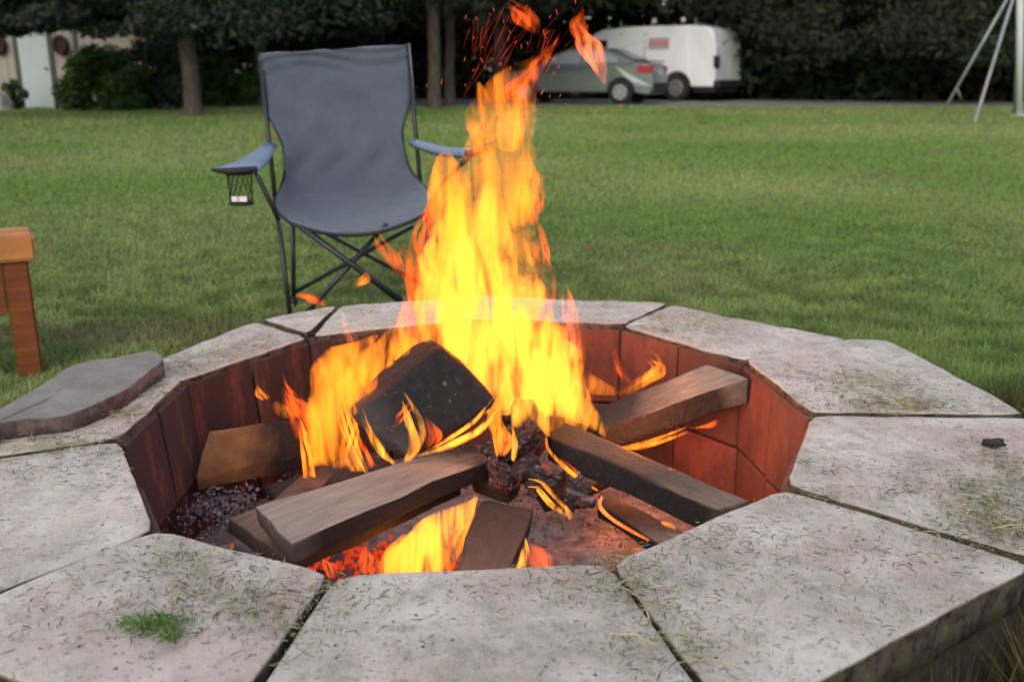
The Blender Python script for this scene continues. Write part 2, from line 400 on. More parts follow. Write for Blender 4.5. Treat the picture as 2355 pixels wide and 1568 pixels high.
def slab(name, poly, z1, thick, m, cuts=3, amp=.004, bev=.010, seed=0):
    """worn stone slab with an irregular outline; poly = list of xy"""
    c = sum((Vector((p[0], p[1], 0)) for p in poly), Vector()) / len(poly)
    pts = []
    for i, p in enumerate(poly):
        q = poly[(i + 1) % len(poly)]; L = (Vector(q[:2]) - Vector(p[:2])).length; k = max(1, int(L / .03))
        for j in range(k):
            t = j / k; pts.append(Vector((p[0] + (q[0] - p[0]) * t, p[1] + (q[1] - p[1]) * t, 0)))
    # round the corners a little and chip the outline
    n = len(pts); sm = [(pts[i - 1] + pts[i] * 3 + pts[(i + 1) % n]) / 5 for i in range(n)]
    rad = [1.0, .999, .992, .965, .75, .45, .2]
    hz = [-.007, -.0025, -.0006, 0, 0, 0, 0]
    bm = bmesh.new(); rings = []
    low = [bm.verts.new((p.x - c.x, p.y - c.y, -thick)) for p in sm]; mid = [bm.verts.new((p.x - c.x, p.y - c.y, -thick * .5)) for p in sm]
    rings = [low, mid]
    for r, h in zip(rad, hz):
        rings.append([bm.verts.new(((p.x - c.x) * r, (p.y - c.y) * r, h)) for p in sm])
    for r0, r1 in zip(rings, rings[1:]):
        for k in range(n): bm.faces.new((r0[k], r0[(k + 1) % n], r1[(k + 1) % n], r1[k]))
    bm.faces.new(rings[-1]); bm.faces.new(low)
    for v in bm.verts:
        w = v.co + c + Vector((seed * 3.1, 0, 0))
        e = noise.noise_vector(w * 22) * amp * .8 + noise.noise_vector(w * 70) * amp * .45
        if v.co.z > -.003: e.x *= .3; e.y *= .3; e.z = noise.noise(w * 9) * amp * .9 + noise.noise(w * 45) * amp * .5
        v.co += e
    me = bm_me(name, bm); o = link(name, me, m, None, True); o.location = (c.x, c.y, z1)
    return o
dz = [0, -.004, -.007, -.002, .003, -.002, .004, 0, -.003, .002, -.002]
for i, a in enumerate(ks):
    b = ks[(i + 1) % 11]
    A, B, OA, OB = pin[a], pin[b], pout[a], pout[b]
    t = (B - A).normalized() * (.0042 if a in 'CD' else .0026); to = (OB - OA).normalized() * (.0075 if a in 'AB' else .0045)
    poly = [A + t, B - t, OB - to, OA + to]
    if a == 'E':     # broad outer corner of the right-hand slabs
        poly = [A + t, B - t, OB - to, PZ(2040, 783, ZC), OA + to]
    if a == 'H':     # a small triangular filler closes this joint
        poly = [A + t, PZ(718, 774, ZC), PZ(783, 703, ZC), OA + to]
        poly = [Vector(p) for p in poly]
    o = slab('coping_stone', poly, ZC + dz[i], .055, M['stone'], seed=i)
    in_pit(o)
o = slab('coping_stone', [PZ(706, 768, ZC), PZ(600, 736, ZC), PZ(776, 703, ZC), PZ(755, 724, ZC)], ZC + .002, .055, M['stone'], seed=20); in_pit(o)

# brick lining: two courses, two bricks a side, plus the outer wall of blocks under the coping
def brick_between(a, b, f0, f1, z0, z1, thick, name, m, jitter, inward=0.0, lean=0.0):
    A = Vector((a.x, a.y, 0)); B = Vector((b.x, b.y, 0)); t = (B - A); n = Vector((-t.y, t.x, 0)).normalized()
    if n.dot(A - CEN) < 0: n = -n
    g = .0022
    p0 = A + t * f0 + t.normalized() * g; p1 = A + t * f1 - t.normalized() * g
    off = n * (-inward + jitter); lo = -n * lean
    v = [p0 + off + Vector((0, 0, z1)), p1 + off + Vector((0, 0, z1)), p1 + off + n * thick + Vector((0, 0, z1)), p0 + off + n * thick + Vector((0, 0, z1)),
         p0 + off + lo + Vector((0, 0, z0)), p1 + off + lo + Vector((0, 0, z0)), p1 + off + n * thick + Vector((0, 0, z0)), p0 + off + n * thick + Vector((0, 0, z0))]
    c = sum(v, Vector()) / 8
    bm = bmesh.new(); vv = [bm.verts.new(q - c) for q in v]
    for f in ((0, 1, 2, 3), (7, 6, 5, 4), (0, 4, 5, 1), (1, 5, 6, 2), (2, 6, 7, 3), (3, 7, 4, 0)): bm.faces.new([vv[i] for i in f])
    bmesh.ops.recalc_face_normals(bm, faces=bm.faces[:])
    bmesh.ops.bevel(bm, geom=bm.edges[:], offset=.005, segments=1, affect='EDGES')
    for q in bm.verts: q.co += noise.noise_vector((q.co + c) * 30) * .0018
    me = bm_me(name, bm); o = link(name, me, m); o.location = c; in_pit(o); return o
for i, a in enumerate(ks):
    b = ks[(i + 1) % 11]; A, B = pin[a], pin[b]
    left = a in 'JK' 
    for s in range(2):
        f0, f1 = (0.0, .5) if s == 0 else (.5, 1.0)
        j = random.uniform(-.004, .004)
        bmt = M['soot_shade_brick'] if a in 'HIJK' else M['brick']  # back left sides use the copy painted darker for dim firelight
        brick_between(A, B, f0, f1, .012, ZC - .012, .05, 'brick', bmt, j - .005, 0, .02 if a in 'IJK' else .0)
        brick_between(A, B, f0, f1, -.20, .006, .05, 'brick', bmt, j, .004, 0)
def mossy():
    m, n, b, o = mat('mossy_wall_block'); co = coords(n)
    c = ramp(n, nz(n, co, 38, 7, .8), [(.32, (.02, .017, .012)), (.48, (.075, .06, .042)), (.58, (.10, .10, .035)), (.72, (.19, .16, .10))])
    n.links.new(c, b.inputs['Base Color']); b.inputs['Roughness'].default_value = .97; bump(n, b, nz(n, co, 60, 8, .85), 1.0, .03); return m
M['block'] = mossy()
def ring_pt(k, f):
    return pin[k].lerp(pout[k], f)
for i, a in enumerate(ks):
    b = ks[(i + 1) % 11]
    A, B = ring_pt(a, .965), ring_pt(b, .965)
    for s in range(2):
        brick_between(A, B, s * .5, s * .5 + .5, -.05, ZC - .058, -.05, 'wall_block', M['block'], random.uniform(-.004, .004))
# rubble core between lining and outer wall, and the ash floor
def core():
    bm = bmesh.new(); r0 = []; r1 = []; r2 = []
    for k in ks:
        p = ring_pt(k, .30); q = ring_pt(k, .80)
        r0.append(bm.verts.new((p.x, p.y, -.06))); r1.append(bm.verts.new((p.x, p.y, ZC - .062))); r2.append(bm.verts.new((q.x, q.y, ZC - .062)))
    r3 = [bm.verts.new((v.co.x, v.co.y, -.06)) for v in r2]
    n = 11
    for X, Y in ((r0, r1), (r1, r2), (r2, r3), (r3, r0)):
        for k in range(n): bm.faces.new((X[k], X[(k + 1) % n], Y[(k + 1) % n], Y[k]))
    return bm_me('rubble_core', bm)
in_pit(link('rubble_core', core(), M['soil']))
bm = bmesh.new(); bmesh.ops.create_grid(bm, x_segments=70, y_segments=70, size=.8)
for v in bm.verts:
    r = v.co.length; w = v.co
    v.co.z = -.13 + .035 * math.exp(-(r / .35) ** 2) + noise.noise(w * 9) * .016 + noise.noise(w * 40) * .006
o = link('ash_bed', bm_me('ash_bed', bm), M['ash'], None, True); o.location = (CEN.x, CEN.y, 0); in_pit(o)
for v in [v for v in []]: pass

# loose flagstone on the left of the coping
def flag_material():
    m, n, b, o = mat('grey_purple_flagstone'); co = coords(n)
    c = ramp(n, nz(n, co, 9, 5, .65), [(.3, (.20, .18, .16)), (.55, (.30, .275, .25)), (.75, (.40, .375, .34))])
    ge = n.nodes.new('ShaderNodeNewGeometry'); sn = n.nodes.new('ShaderNodeSeparateXYZ'); n.links.new(ge.outputs['True Normal'], sn.inputs[0])
    c = mix(n, ramp(n, sn.outputs[2], [(.45, 1), (.8, 0)]), c, ramp(n, nz(n, co, 30, 4), [(.4, (.10, .065, .06)), (.65, (.22, .16, .15))]))   # broken edge shows the raw stone
    n.links.new(c, b.inputs['Base Color']); b.inputs['Roughness'].default_value = .9; bump(n, b, nz(n, co, 45, 7, .75), .9, .014); return m
M['flag'] = flag_material()
fl = [(-20, 985), (60, 972), (150, 968), (200, 950), (290, 905), (381, 838), (352, 812), (268, 832), (205, 836), (150, 860), (100, 893), (40, 925), (-70, 990), (-60, 1015)]
o = slab('flagstone', [PZ(x, y - 12, ZC + .036) for x, y in fl], ZC + .036, .034, M['flag'], amp=.005, seed=31)
tag(o, 'thin grey flagstone lying loose on top of the left coping stones', 'flagstone')

# ================================================================== FIREWOOD
def hexa(top, thick, name, label, m, dirn=None, cuts=5, amp=.0035, bev=.004, cat='firewood', group='pieces of firewood in the pit'):
    t = [PZ(*p) if len(p) == 3 else PY(p[0], p[1], p[2]) for p in top]
    if dirn is None:
        nrm = (t[1] - t[0]).cross(t[3] - t[0]).normalized()
        if nrm.z < 0: nrm = -nrm
        dirn = -nrm
    dirn = Vector(dirn).normalized() * thick
    o = rough_box(t + [p + dirn for p in t], name, m, cuts, amp, bev)
    return tag(o, label, cat, group)
def hexy(front, thick, *a, **k):
    return hexa([(p[0], p[1], p[2], 'y') for p in front], thick, *a, **k)
wl = wood_material('orange_pine_burnt', (.36, .17, .06), .45, .1, .22, 1.0, .25)
hexa([(478, 990, .115), (705, 958, .115), (712, 1045, .03), (447, 1098, .03)], .035, 'firewood_board', 'orange brown board burnt black at its inner end, at the left of the pit', wl, dirn=(0.05, .25, -1))
wb = wood_material('charred_log', (.05, .04, .035), .0, .1, .3, 1.0, 1.0, (.26, .20, .22))
hexy([(805, 960, 1.80), (1015, 793, 1.88), (1157, 922, 1.80), (925, 1062, 1.72)], .17, 'charred_log', 'thick squared log charred black, leaning up in the middle of the fire', wb, dirn=(-.25, 1, -.15), amp=.006, bev=.016, cuts=8)
wf = wood_material('grey_brown_plank', (.34, .27, .215), .88, .1, .10)
hexa([(590, 1165, .125), (1085, 1015, .10), (1125, 1058, .10), (672, 1243, .125)], .042, 'firewood_plank', 'long grey brown plank lying across the front left of the fire', wf, dirn=(0, 0.15, -1))
wf2 = wood_material('brown_plank', (.17, .11, .075), .6, .1, .2, 1.0, .6)
hexa([(520, 1195, .055), (690, 1120, .055), (1060, 1110, .02), (668, 1290, .055)], .03, 'firewood_plank', 'brown plank tucked under the long front plank', wf2)
wr = wood_material('grey_weathered_board', (.21, .19, .165), .50, .1, .22)
hexa([(1725, 869, .200), (1388, 985, .075), (1362, 940, .085), (1625, 838, .21)], .058, 'firewood_board', 'weathered grey board with burnt inner end, leaning against the back right wall', wr, dirn=(.02, .1, -1))
wd = wood_material('dark_split_plank', (.19, .15, .12), .10, .1, .40, .93)
hexa([(1725, 1150, .075), (1300, 972, .115), (1258, 1000, .105), (1650, 1172, .065)], .052, 'firewood_plank', 'dark burnt plank sloping towards the near right stones', wd, dirn=(.0, -.25, -1))
wv = wood_material('split_brown_stick', (.15, .075, .045), .55, .1, .35, .85)
hexa([(1010, 1400, .07), (1105, 1145, .07), (1228, 1162, .05), (1150, 1400, .05)], .06, 'firewood_stick', 'split brown stick pointing out of the fire towards the front slab', wv, amp=.006, bev=.008)
ws = wood_material('pale_offcut', (.22, .17, .12), .25, .1, .3)
hexa([(1600, 1235, .02), (1395, 1135, .0), (1372, 1160, .0), (1560, 1275, .02)], .03, 'wood_offcut', 'small pale offcut under the dark right hand plank', ws)
wx = wood_material('reddish_board', (.13, .075, .055), .80, .1, .1, 1.0, .2)
hexa([(560, 1205, .02), (735, 1050, .03), (770, 1090, .03), (640, 1215, .02)], .025, 'firewood_board', 'reddish brown board standing behind the front left plank', wx, dirn=(0, .3, -1))

wk = wood_material('black_char', (.03, .022, .02), .0, .1, .3, 1.0, 1.0, (.16, .12, .13))
hexa([(1075, 1085, .055), (1205, 950, .10), (1262, 972, .10), (1165, 1118, .055)], .05, 'charred_log', 'short black log slanting behind the inner end of the front plank', wk, amp=.007, bev=.010, cuts=6)
hexa([(600, 1115, .0), (880, 1030, .06), (905, 1068, .05), (650, 1160, .0)], .035, 'charred_stick', 'black stick lying in the left flame behind the front plank', wk, amp=.005, bev=.007)
hexa([(1400, 1060, .02), (1230, 1110, .03), (1260, 1150, .02), (1430, 1090, .01)], .03, 'charred_stick', 'burnt stick half hidden below the dark right hand plank', wk, amp=.005, bev=.006)
def lump(name, center, r, m, seed, squash=(1, 1, 1), sub=3, amp=.35):
    bm = bmesh.new(); bmesh.ops.create_icosphere(bm, subdivisions=sub, radius=1)
    for v in bm.verts:
        w = v.co * 1.3 + Vector((seed * 7.3, seed, 0))
        k = 1 + amp * noise.noise(w) + amp * .5 * noise.noise(w * 2.7) + amp * .25 * noise.noise(w * 6)
        v.co = Vector((v.co.x * squash[0], v.co.y * squash[1], v.co.z * squash[2])) * k * r
    o = link(name, bm_me(name, bm), m, None, True); o.location = center; o.rotation_euler = (random.random(), random.random(), random.random() * 6)
    return o
coals = [(1190, 1020, 1.84, .055, 'largest crumbling charcoal chunk at the centre of the fire'), (1150, 1095, 1.74, .040, 'charcoal chunk where the front plank ends'),
         (1240, 1100, 1.74, .034, 'charcoal chunk left of the dark right hand plank'), (1205, 965, 1.90, .038, 'charcoal chunk under the brightest flame'),
         (1330, 1130, 1.72, .030, 'small charcoal piece on the ash at centre right')]
for i, (x, y, Y, r, lb) in enumerate(coals):
    tag(lump('charcoal_chunk', PY(x, y, Y), r * .78, M['coal'], i, (1.5, 1, .6), 4, .7), lb, 'charcoal', 'charcoal chunks in the fire')
for i, (x, y) in enumerate([(1430, 895), ]): pass
sticks = [((1120, 1050, 1.80), (1200, 985, 1.86), .020, 'charred stick end right below the big black log'), ((1150, 1120, 1.72), (1230, 1060, 1.78), .018, 'burnt stick lying over the front plank end'),
          ((1215, 1130, 1.70), (1290, 1090, 1.78), .015, 'thin burnt stick beside the small centre right flame'), ((1230, 1010, 1.84), (1200, 930, 1.90), .022, 'charred stub standing under the main flame'),
          ((1300, 1140, 1.66), (1370, 1160, 1.66), .012, 'short black stick on the ash right of centre')]
for i, (p, q, rr_, lb) in enumerate(sticks):
    a_, b_ = PY(*p), PY(*q); d_ = (b_ - a_).normalized(); s_ = d_.cross(Vector((0, 0, 1))).normalized() * rr_; u_ = s_.cross(d_).normalized() * rr_ * .8
    tag(rough_box([a_ - s_ + u_, b_ - s_ + u_, b_ + s_ + u_, a_ + s_ + u_, a_ - s_ - u_, b_ - s_ - u_, b_ + s_ - u_, a_ + s_ - u_], 'charred_stick', M['coal'], 4, .004, .004, 40), lb, 'charcoal', 'charcoal chunks in the fire')
# scattered embers and ash crumbs: too many to count
def crumbs(name, spots, m, smin, smax, seed):
    g = np.random.default_rng(seed); V = []
    base = np.array([[1, 0, 0], [-1, 0, 0], [0, 1, 0], [0, -1, 0], [0, 0, 1], [0, 0, -1]], float)
    F = [(0, 2, 4), (2, 1, 4), (1, 3, 4), (3, 0, 4), (2, 0, 5), (1, 2, 5), (3, 1, 5), (0, 3, 5)]
    for (c, sx, sy, sz, n) in spots:
        for _ in range(n):
            p = np.array(c) + g.normal(0, 1, 3) * (sx, sy, 0) + np.array([0, 0, g.random() * sz]); s = g.uniform(smin, smax)
            b = (base + g.normal(0, .25, (6, 3))) * s * g.uniform(.5, 1.3, 3) + p
            for f in F: V += [b[f[0]], b[f[1]], b[f[2]]]
    return link(name, fast_mesh(name, np.array(V), 3), m)
pA = PZ(500, 1185, -.04); pB = PZ(800, 1285, -.09); pC = PZ(1270, 1120, -.07); pD = PZ(640, 1090, -.06)
o = kind(crumbs('ash_crumbs', [(pA, .040, .045, .04, 420), (pD, .05, .05, .02, 90), (PZ(1350, 1200, -.10), .12, .1, .02, 260), (pC, .09, .08, .03, 260)], M['ash'], .002, .006, 3), 'stuff'); o['label'] = 'crumbs of grey ash on the pit floor'
M['ember'] = simple('red_ember', (.10, .02, .01), .8, 0, .5, 60, emit=((1, .06, .010), .5))
o = kind(crumbs('embers', [(pB, .07, .035, .03, 170), (PZ(1010, 1290, -.09), .08, .04, .02, 120), (PZ(1230, 1110, -.04), .05, .03, .03, 40)], M['ember'], .003, .008, 4), 'stuff'); o['label'] = 'glowing red embers under the wood'

# ================================================================== FLAMES
def flame_material():
    m = bpy.data.materials.new('flame_gas'); m.use_nodes = True; n = m.node_tree; n.nodes.clear()
    out = n.nodes.new('ShaderNodeOutputMaterial')
    info = n.nodes.new('ShaderNodeObjectInfo')
    st = nz(n, coords(n, (1, .22, .17)), 40, 3, .6, .9)
    st2 = nz(n, coords(n, (1, .3, .38)), 13, 2, .5, 1.2)
    f = math_(n, 'MULTIPLY', ramp(n, st, [(.36, .05), (.50, .45), (.66, 1.0)]), ramp(n, st2, [(.34, .08), (.50, .6), (.64, 1.0)]))
    strg = math_(n, 'MULTIPLY', f, info.outputs['Alpha'])
    em = n.nodes.new('ShaderNodeEmission'); n.links.new(info.outputs['Color'], em.inputs[0]); n.links.new(math_(n, 'MULTIPLY', strg, 165.0), em.inputs[1])
    ab = n.nodes.new('ShaderNodeVolumeAbsorption'); ab.inputs[0].default_value = (.25, .1, .05, 1)
    n.links.new(math_(n, 'MULTIPLY', strg, 70.0), ab.inputs[1])
    ad = n.nodes.new('ShaderNodeAddShader'); n.links.new(em.outputs[0], ad.inputs[0]); n.links.new(ab.outputs[0], ad.inputs[1])
    n.links.new(ad.outputs[0], out.inputs['Volume']); return m
M['flame'] = flame_material()
fire = thing('campfire_flames', 'tall orange and yellow campfire flames rising from the burning wood', 'flames', (CEN.x, CEN.y, -.1))
def tongue(pts, Y, strength, col=(1, .27, .018), seed=0, yY=None, thick=1.0, rag=.22, seg=14, npt=7):
    """pts: (px, py, halfwidth px); Y depth (or pair base, tip). emission density is given for the tongue's own thickness"""
    n = len(pts); Ys = [Y] * n if not hasattr(Y, '__len__') else [Y[0] + (Y[1] - Y[0]) * i / (n - 1) for i in range(n)]
    P = [PY(p[0], p[1], yy) for p, yy in zip(pts, Ys)]
    Wd = [Vector((p[2] * MPP(yy), 0, 0)) for p, yy in zip(pts, Ys)]
    path = smooth_path(P, npt); wd = [max(.0012, v.x) for v in smooth_path(Wd, npt)]
    wd[0] *= .45; wd[1] *= .8
    bm = bmesh.new(); N = len(path); rings = []
    for i, p in enumerate(path):
        t = (path[min(i + 1, N - 1)] - path[max(i - 1, 0)]).normalized()
        a = t.cross(Vector((0, 1, 0))).normalized(); b = t.cross(a)
        ring = []
        for k in range(seg):
            an = 2 * math.pi * k / seg
            w = p * 1.0 + a * math.cos(an) * .03
            rr = 1 + rag * 1.6 * noise.noise(Vector((math.cos(an) * 1.3 + seed * 5.1, math.sin(an) * 1.3, p.z * 14))) + rag * noise.noise(Vector((an * .8 + seed, p.z * 45, seed * 2.0)))
            ring.append(bm.verts.new(p + (a * math.cos(an) + b * math.sin(an) * .75 * thick) * wd[i] * rr))
        rings.append(ring)
    for r0, r1 in zip(rings, rings[1:]):
        for k in range(seg): bm.faces.new((r0[k], r0[(k + 1) % seg], r1[(k + 1) % seg], r1[k]))
    bm.faces.new(rings[0]); bm.faces.new(rings[-1])
    o = link('flame_tongue', bm_me('flame_tongue', bm), M['flame'], fire, True); o.matrix_parent_inverse = Matrix.Translation((-CEN.x, -CEN.y, .1))
    wmax = max(v[2] for v in pts) * MPP(Ys[0]) * 2
    o.color = (*col, strength / wmax / 100.0 * 2.2)
    return o
YEL = (1, .32, .03); ORG = (1, .24, .015); RED = (1, .11, .012); PNK = (1, .20, .07)
T = [
 # main core
 ([(1200, 990, 30), (1190, 920, 80), (1130, 800, 118), (1100, 680, 108), (1110, 580, 74), (1125, 480, 45), (1120, 420, 6)], 1.98, 4.6, YEL),
 ([(1330, 1000, 30), (1290, 920, 75), (1240, 820, 85), (1215, 720, 62), (1195, 620, 40), (1190, 540, 6)], 1.95, 4.2, YEL),
 ([(1010, 800, 30), (1010, 700, 60), (1040, 580, 60), (1050, 500, 35), (1040, 450, 5)], 2.02, 2.8, YEL),
 ([(1130, 900, 60), (1140, 780, 80), (1120, 690, 60), (1130, 600, 10)], 1.94, 2.5, YEL),
 # upper column
 ([(1100, 720, 90), (1105, 600, 120), (1118, 480, 100), (1140, 390, 86), (1152, 310, 62), (1162, 250, 66), (1180, 205, 58), (1222, 160, 24), (1262, 110, 4)], 2.04, 1.75, ORG),
 ([(1060, 560, 50), (1030, 470, 42), (1025, 400, 34), (1030, 366, 24), (1038, 352, 5)], 2.0, 2.0, ORG),
 ([(1190, 520, 30), (1205, 430, 36), (1190, 340, 32), (1200, 260, 30), (1235, 190, 5)], 1.98, 1.4, ORG),
 ([(1120, 330, 30), (1105, 270, 34), (1110, 225, 18), (1100, 190, 4)], 2.0, 1.3, ORG),
 ([(1165, 350, 28), (1170, 280, 26), (1160, 210, 5)], 1.95, 1.5, YEL),
 # edges
 ([(990, 800, 30), (975, 700, 38), (955, 610, 26), (948, 540, 4)], 2.06, 1.3, RED),
 ([(1010, 640, 22), (975, 560, 22), (985, 500, 16), (1020, 455, 4)], 1.96, 1.2, RED),
 ([(1240, 760, 20), (1245, 680, 24), (1248, 610, 18), (1225, 540, 4)], 2.0, 1.4, RED),
 ([(1225, 740, 18), (1218, 660, 20), (1205, 590, 12), (1198, 540, 3)], 1.9, 1.8, YEL),
 ([(1215, 520, 12), (1235, 470, 14), (1243, 430, 6), (1246, 400, 2)], 2.0, .7, RED),
 ([(1305, 830, 24), (1312, 760, 20), (1305, 700, 12), (1300, 672, 3)], 2.1, 1.1, PNK),
 ([(1320, 880, 16), (1330, 800, 14), (1325, 740, 4)], 2.05, 1.1, ORG),
 ([(950, 800, 22), (935, 740, 18), (940, 700, 12), (930, 672, 3)], 2.15, 1.0, PNK),
 ([(1250, 900, 60), (1320, 930, 36), (1372, 975, 16), (1392, 1008, 3)], 1.85, 3.0, YEL),
 ([(1230, 900, 40), (1240, 950, 26), (1262, 1003, 4)], 1.80, 2.8, YEL),
 ([(1300, 870, 40), (1370, 890, 22), (1432, 906, 4)], 2.0, 1.6, ORG),
 ([(1200, 920, 30), (1190, 975, 16), (1185, 1010, 3)], 1.85, 2.2, YEL),
 # left flame
 ([(735, 1110, 22), (740, 1040, 34), (745, 960, 46), (770, 890, 58), (800, 840, 50), (835, 800, 22), (868, 770, 4)], 1.92, 2.4, ORG),
 ([(790, 1100, 14), (775, 1010, 26), (785, 930, 40), (830, 870, 40), (860, 820, 24), (885, 790, 4)], 1.88, 1.6, ORG),
 ([(715, 1115, 12), (710, 1070, 12), (700, 1020, 9), (690, 990, 2)], 1.86, 1.5, ORG),
 ([(705, 960, 26), (680, 920, 18), (655, 895, 4)], 1.95, 1.3, RED),
 ([(845, 1088, 5), (815, 1030, 9), (790, 960, 9), (780, 900, 3)], 1.78, 2.0, YEL),
 ([(908, 1068, 4), (880, 1040, 12), (850, 985, 9), (835, 950, 3)], 1.76, 2.0, YEL),
 ([(860, 1075, 8), (835, 1035, 10), (805, 985, 6)], 1.8, 1.6, RED),
 ([(900, 860, 22), (915, 810, 22), (935, 770, 12), (945, 720, 3)], 2.0, 1.5, ORG),
 ([(930, 830, 26), (950, 780, 24), (965, 740, 10), (975, 700, 3)], 2.08, 1.2, RED),
 ([(815, 790, 14), (800, 755, 10), (790, 728, 3)], 2.1, .8, PNK),
 ([(665, 962, 8), (655, 945, 20), (640, 925, 5)], 1.85, 1.7, ORG),
 ([(612, 920, 6), (602, 908, 14), (590, 893, 3)], 1.85, 1.3, ORG),
 ([(960, 870, 30), (930, 800, 34), (920, 760, 18), (925, 700, 3)], 2.05, 1.6, ORG),
 ([(860, 900, 30), (850, 840, 34), (880, 790, 16), (900, 750, 3)], 2.0, 1.5, ORG),
 ([(700, 1010, 18), (690, 950, 22), (665, 905, 12), (650, 880, 3)], 1.9, 1.3, RED),
 ([(820, 1085, 12), (800, 1040, 14), (815, 980, 12), (800, 930, 3)], 1.8, 2.0, ORG),
 ([(1080, 830, 50), (1060, 760, 40), (1045, 700, 24), (1050, 650, 4)], 2.0, 2.4, YEL),
 ([(985, 900, 20), (965, 850, 24), (975, 790, 12), (985, 740, 3)], 2.02, 1.8, ORG),
 # over the log
 ([(935, 1060, 8), (958, 1020, 15), (950, 975, 14), (928, 932, 3)], 1.70, 2.4, YEL),
 ([(905, 985, 4), (925, 955, 10), (945, 935, 3)], 1.70, 1.4, RED),
 ([(960, 1050, 4), (1030, 1020, 12), (1100, 980, 13), (1145, 925, 3)], 1.70, 1.9, YEL),
 ([(985, 1030, 6), (1000, 1000, 14), (980, 965, 3)], 1.70, 1.3, RED),
 ([(1150, 1050, 10), (1155, 1010, 22), (1140, 965, 14), (1150, 915, 3)], 1.72, 1.6, ORG),
 ([(1180, 1060, 5), (1185, 1020, 7), (1178, 980, 2)], 1.70, 2.0, YEL),
 # beneath the front plank
 ([(930, 1345, 50), (955, 1290, 78), (1005, 1235, 56), (1060, 1185, 28), (1098, 1142, 3)], 1.62, 4.6, YEL),
 ([(880, 1335, 20), (905, 1290, 34), (930, 1245, 20), (945, 1225, 3)], 1.60, 2.4, ORG),
 ([(840, 1320, 14), (850, 1285, 18), (840, 1258, 3)], 1.60, 1.2, RED),
 ([(1010, 1320, 24), (1040, 1250, 26), (1075, 1190, 12), (1090, 1150, 3)], 1.58, 2.0, ORG),
 ([(770, 1330, 12), (760, 1300, 16), (745, 1285, 3)], 1.62, .8, RED),
 ([(1190, 1310, 14), (1205, 1275, 11), (1200, 1235, 2)], 1.55, 2.4, YEL),
 ([(1250, 1315, 26), (1240, 1285, 28), (1215, 1250, 4)], 1.58, 1.0, RED),
 # centre right
 ([(1312, 1195, 3), (1300, 1175, 10), (1270, 1145, 9), (1245, 1120, 5), (1215, 1118, 2)], 1.62, 2.0, YEL),
 ([(1300, 1185, 2), (1265, 1160, 5), (1235, 1125, 3)], 1.63, 1.6, YEL),
 ([(1256, 1005, 3), (1262, 1035, 4), (1300, 1075, 5), (1345, 1110, 4), (1375, 1128, 2)], 1.74, 2.2, ORG),
 ([(1330, 1100, 10), (1310, 1080, 9), (1290, 1062, 3)], 1.78, 1.0, RED),
 ([(1385, 1140, 3), (1380, 1165, 5), (1410, 1195, 5), (1455, 1222, 5), (1492, 1242, 3)], 1.50, 1.7, (1, .16, .03)),
 # by the back right board
 ([(1440, 905, 14), (1470, 880, 22), (1505, 855, 20), (1512, 830, 10), (1495, 815, 3)], 2.18, 1.5, ORG),
 ([(1445, 880, 9), (1425, 850, 9), (1410, 812, 2)], 2.18, 1.2, RED),
 ([(1420, 1032, 6), (1470, 1025, 12), (1530, 1008, 9), (1580, 990, 3)], 1.88, 1.6, ORG),
 ([(1590, 985, 4), (1625, 980, 10), (1650, 968, 3)], 1.95, 1.0, RED),
 ([(1540, 1075, 4), (1550, 1085, 8), (1560, 1095, 3)], 1.75, 1.4, ORG),
 ([(1520, 1200, 3), (1540, 1208, 6), (1556, 1216, 2)], 1.55, 1.4, ORG),
 # torn off at the top
 ([(1236, 80, 4), (1225, 62, 16), (1205, 42, 20), (1185, 22, 10), (1168, 14, 2)], 2.0, 1.5, RED),
 ([(1345, 100, 4), (1330, 78, 15), (1328, 55, 13), (1340, 32, 2)], 2.0, 1.1, RED),
 ([(1390, 196, 3), (1378, 160, 13), (1352, 115, 26), (1335, 88, 12), (1322, 70, 3)], 2.0, 1.3, PNK),
 ([(1165, 230, 24), (1200, 190, 24), (1235, 150, 18), (1285, 80, 2)], 2.0, 2.6, RED),
 ([(1215, 245, 14), (1205, 215, 18), (1195, 190, 6)], 2.0, 1.2, PNK),
 # near the chair legs
 ([(748, 706, 3), (728, 690, 14), (705, 680, 12), (680, 676, 2)], 2.1, 1.2, RED),
 ([(815, 660, 4), (835, 648, 12), (845, 630, 3)], 2.1, .8, ORG),
 ([(930, 640, 6), (900, 595, 14), (875, 565, 10), (862, 545, 2)], 2.1, .8, RED),
 ([(960, 640, 10), (925, 600, 14), (930, 560, 4)], 2.1, .8, RED),
]
jr = random.Random(12)
for i, (pts, Y, st_, col) in enumerate(T):
    hw = max(p[2] for p in pts)
    if 7 < hw <= 27:        # a small flame is a sheaf of thin licks
        for k in range(4):
            off = (k - 1.5) / 1.5 * .75 * hw; up = jr.uniform(-.25, .2) * abs(pts[0][1] - pts[-1][1])
            n_ = len(pts); q = []
            for j, p in enumerate(pts):
                e = j / (n_ - 1); q.append((p[0] + off * (p[2] / hw) * 1.1 + jr.uniform(-.12, .12) * hw, p[1] + up * e + jr.uniform(-2, 2), max(1.2, p[2] * jr.uniform(.28, .52))))
            yy = Y if not hasattr(Y, '__len__') else Y[0]
            tongue(q, yy + jr.uniform(-.02, .02), st_ * jr.uniform(.45, .9), col, seed=i * 4 + k, rag=.5, seg=10, npt=6)
    else:
        tongue(pts, Y, st_ * (1.0 if i < 4 else 1.05), col, seed=i)
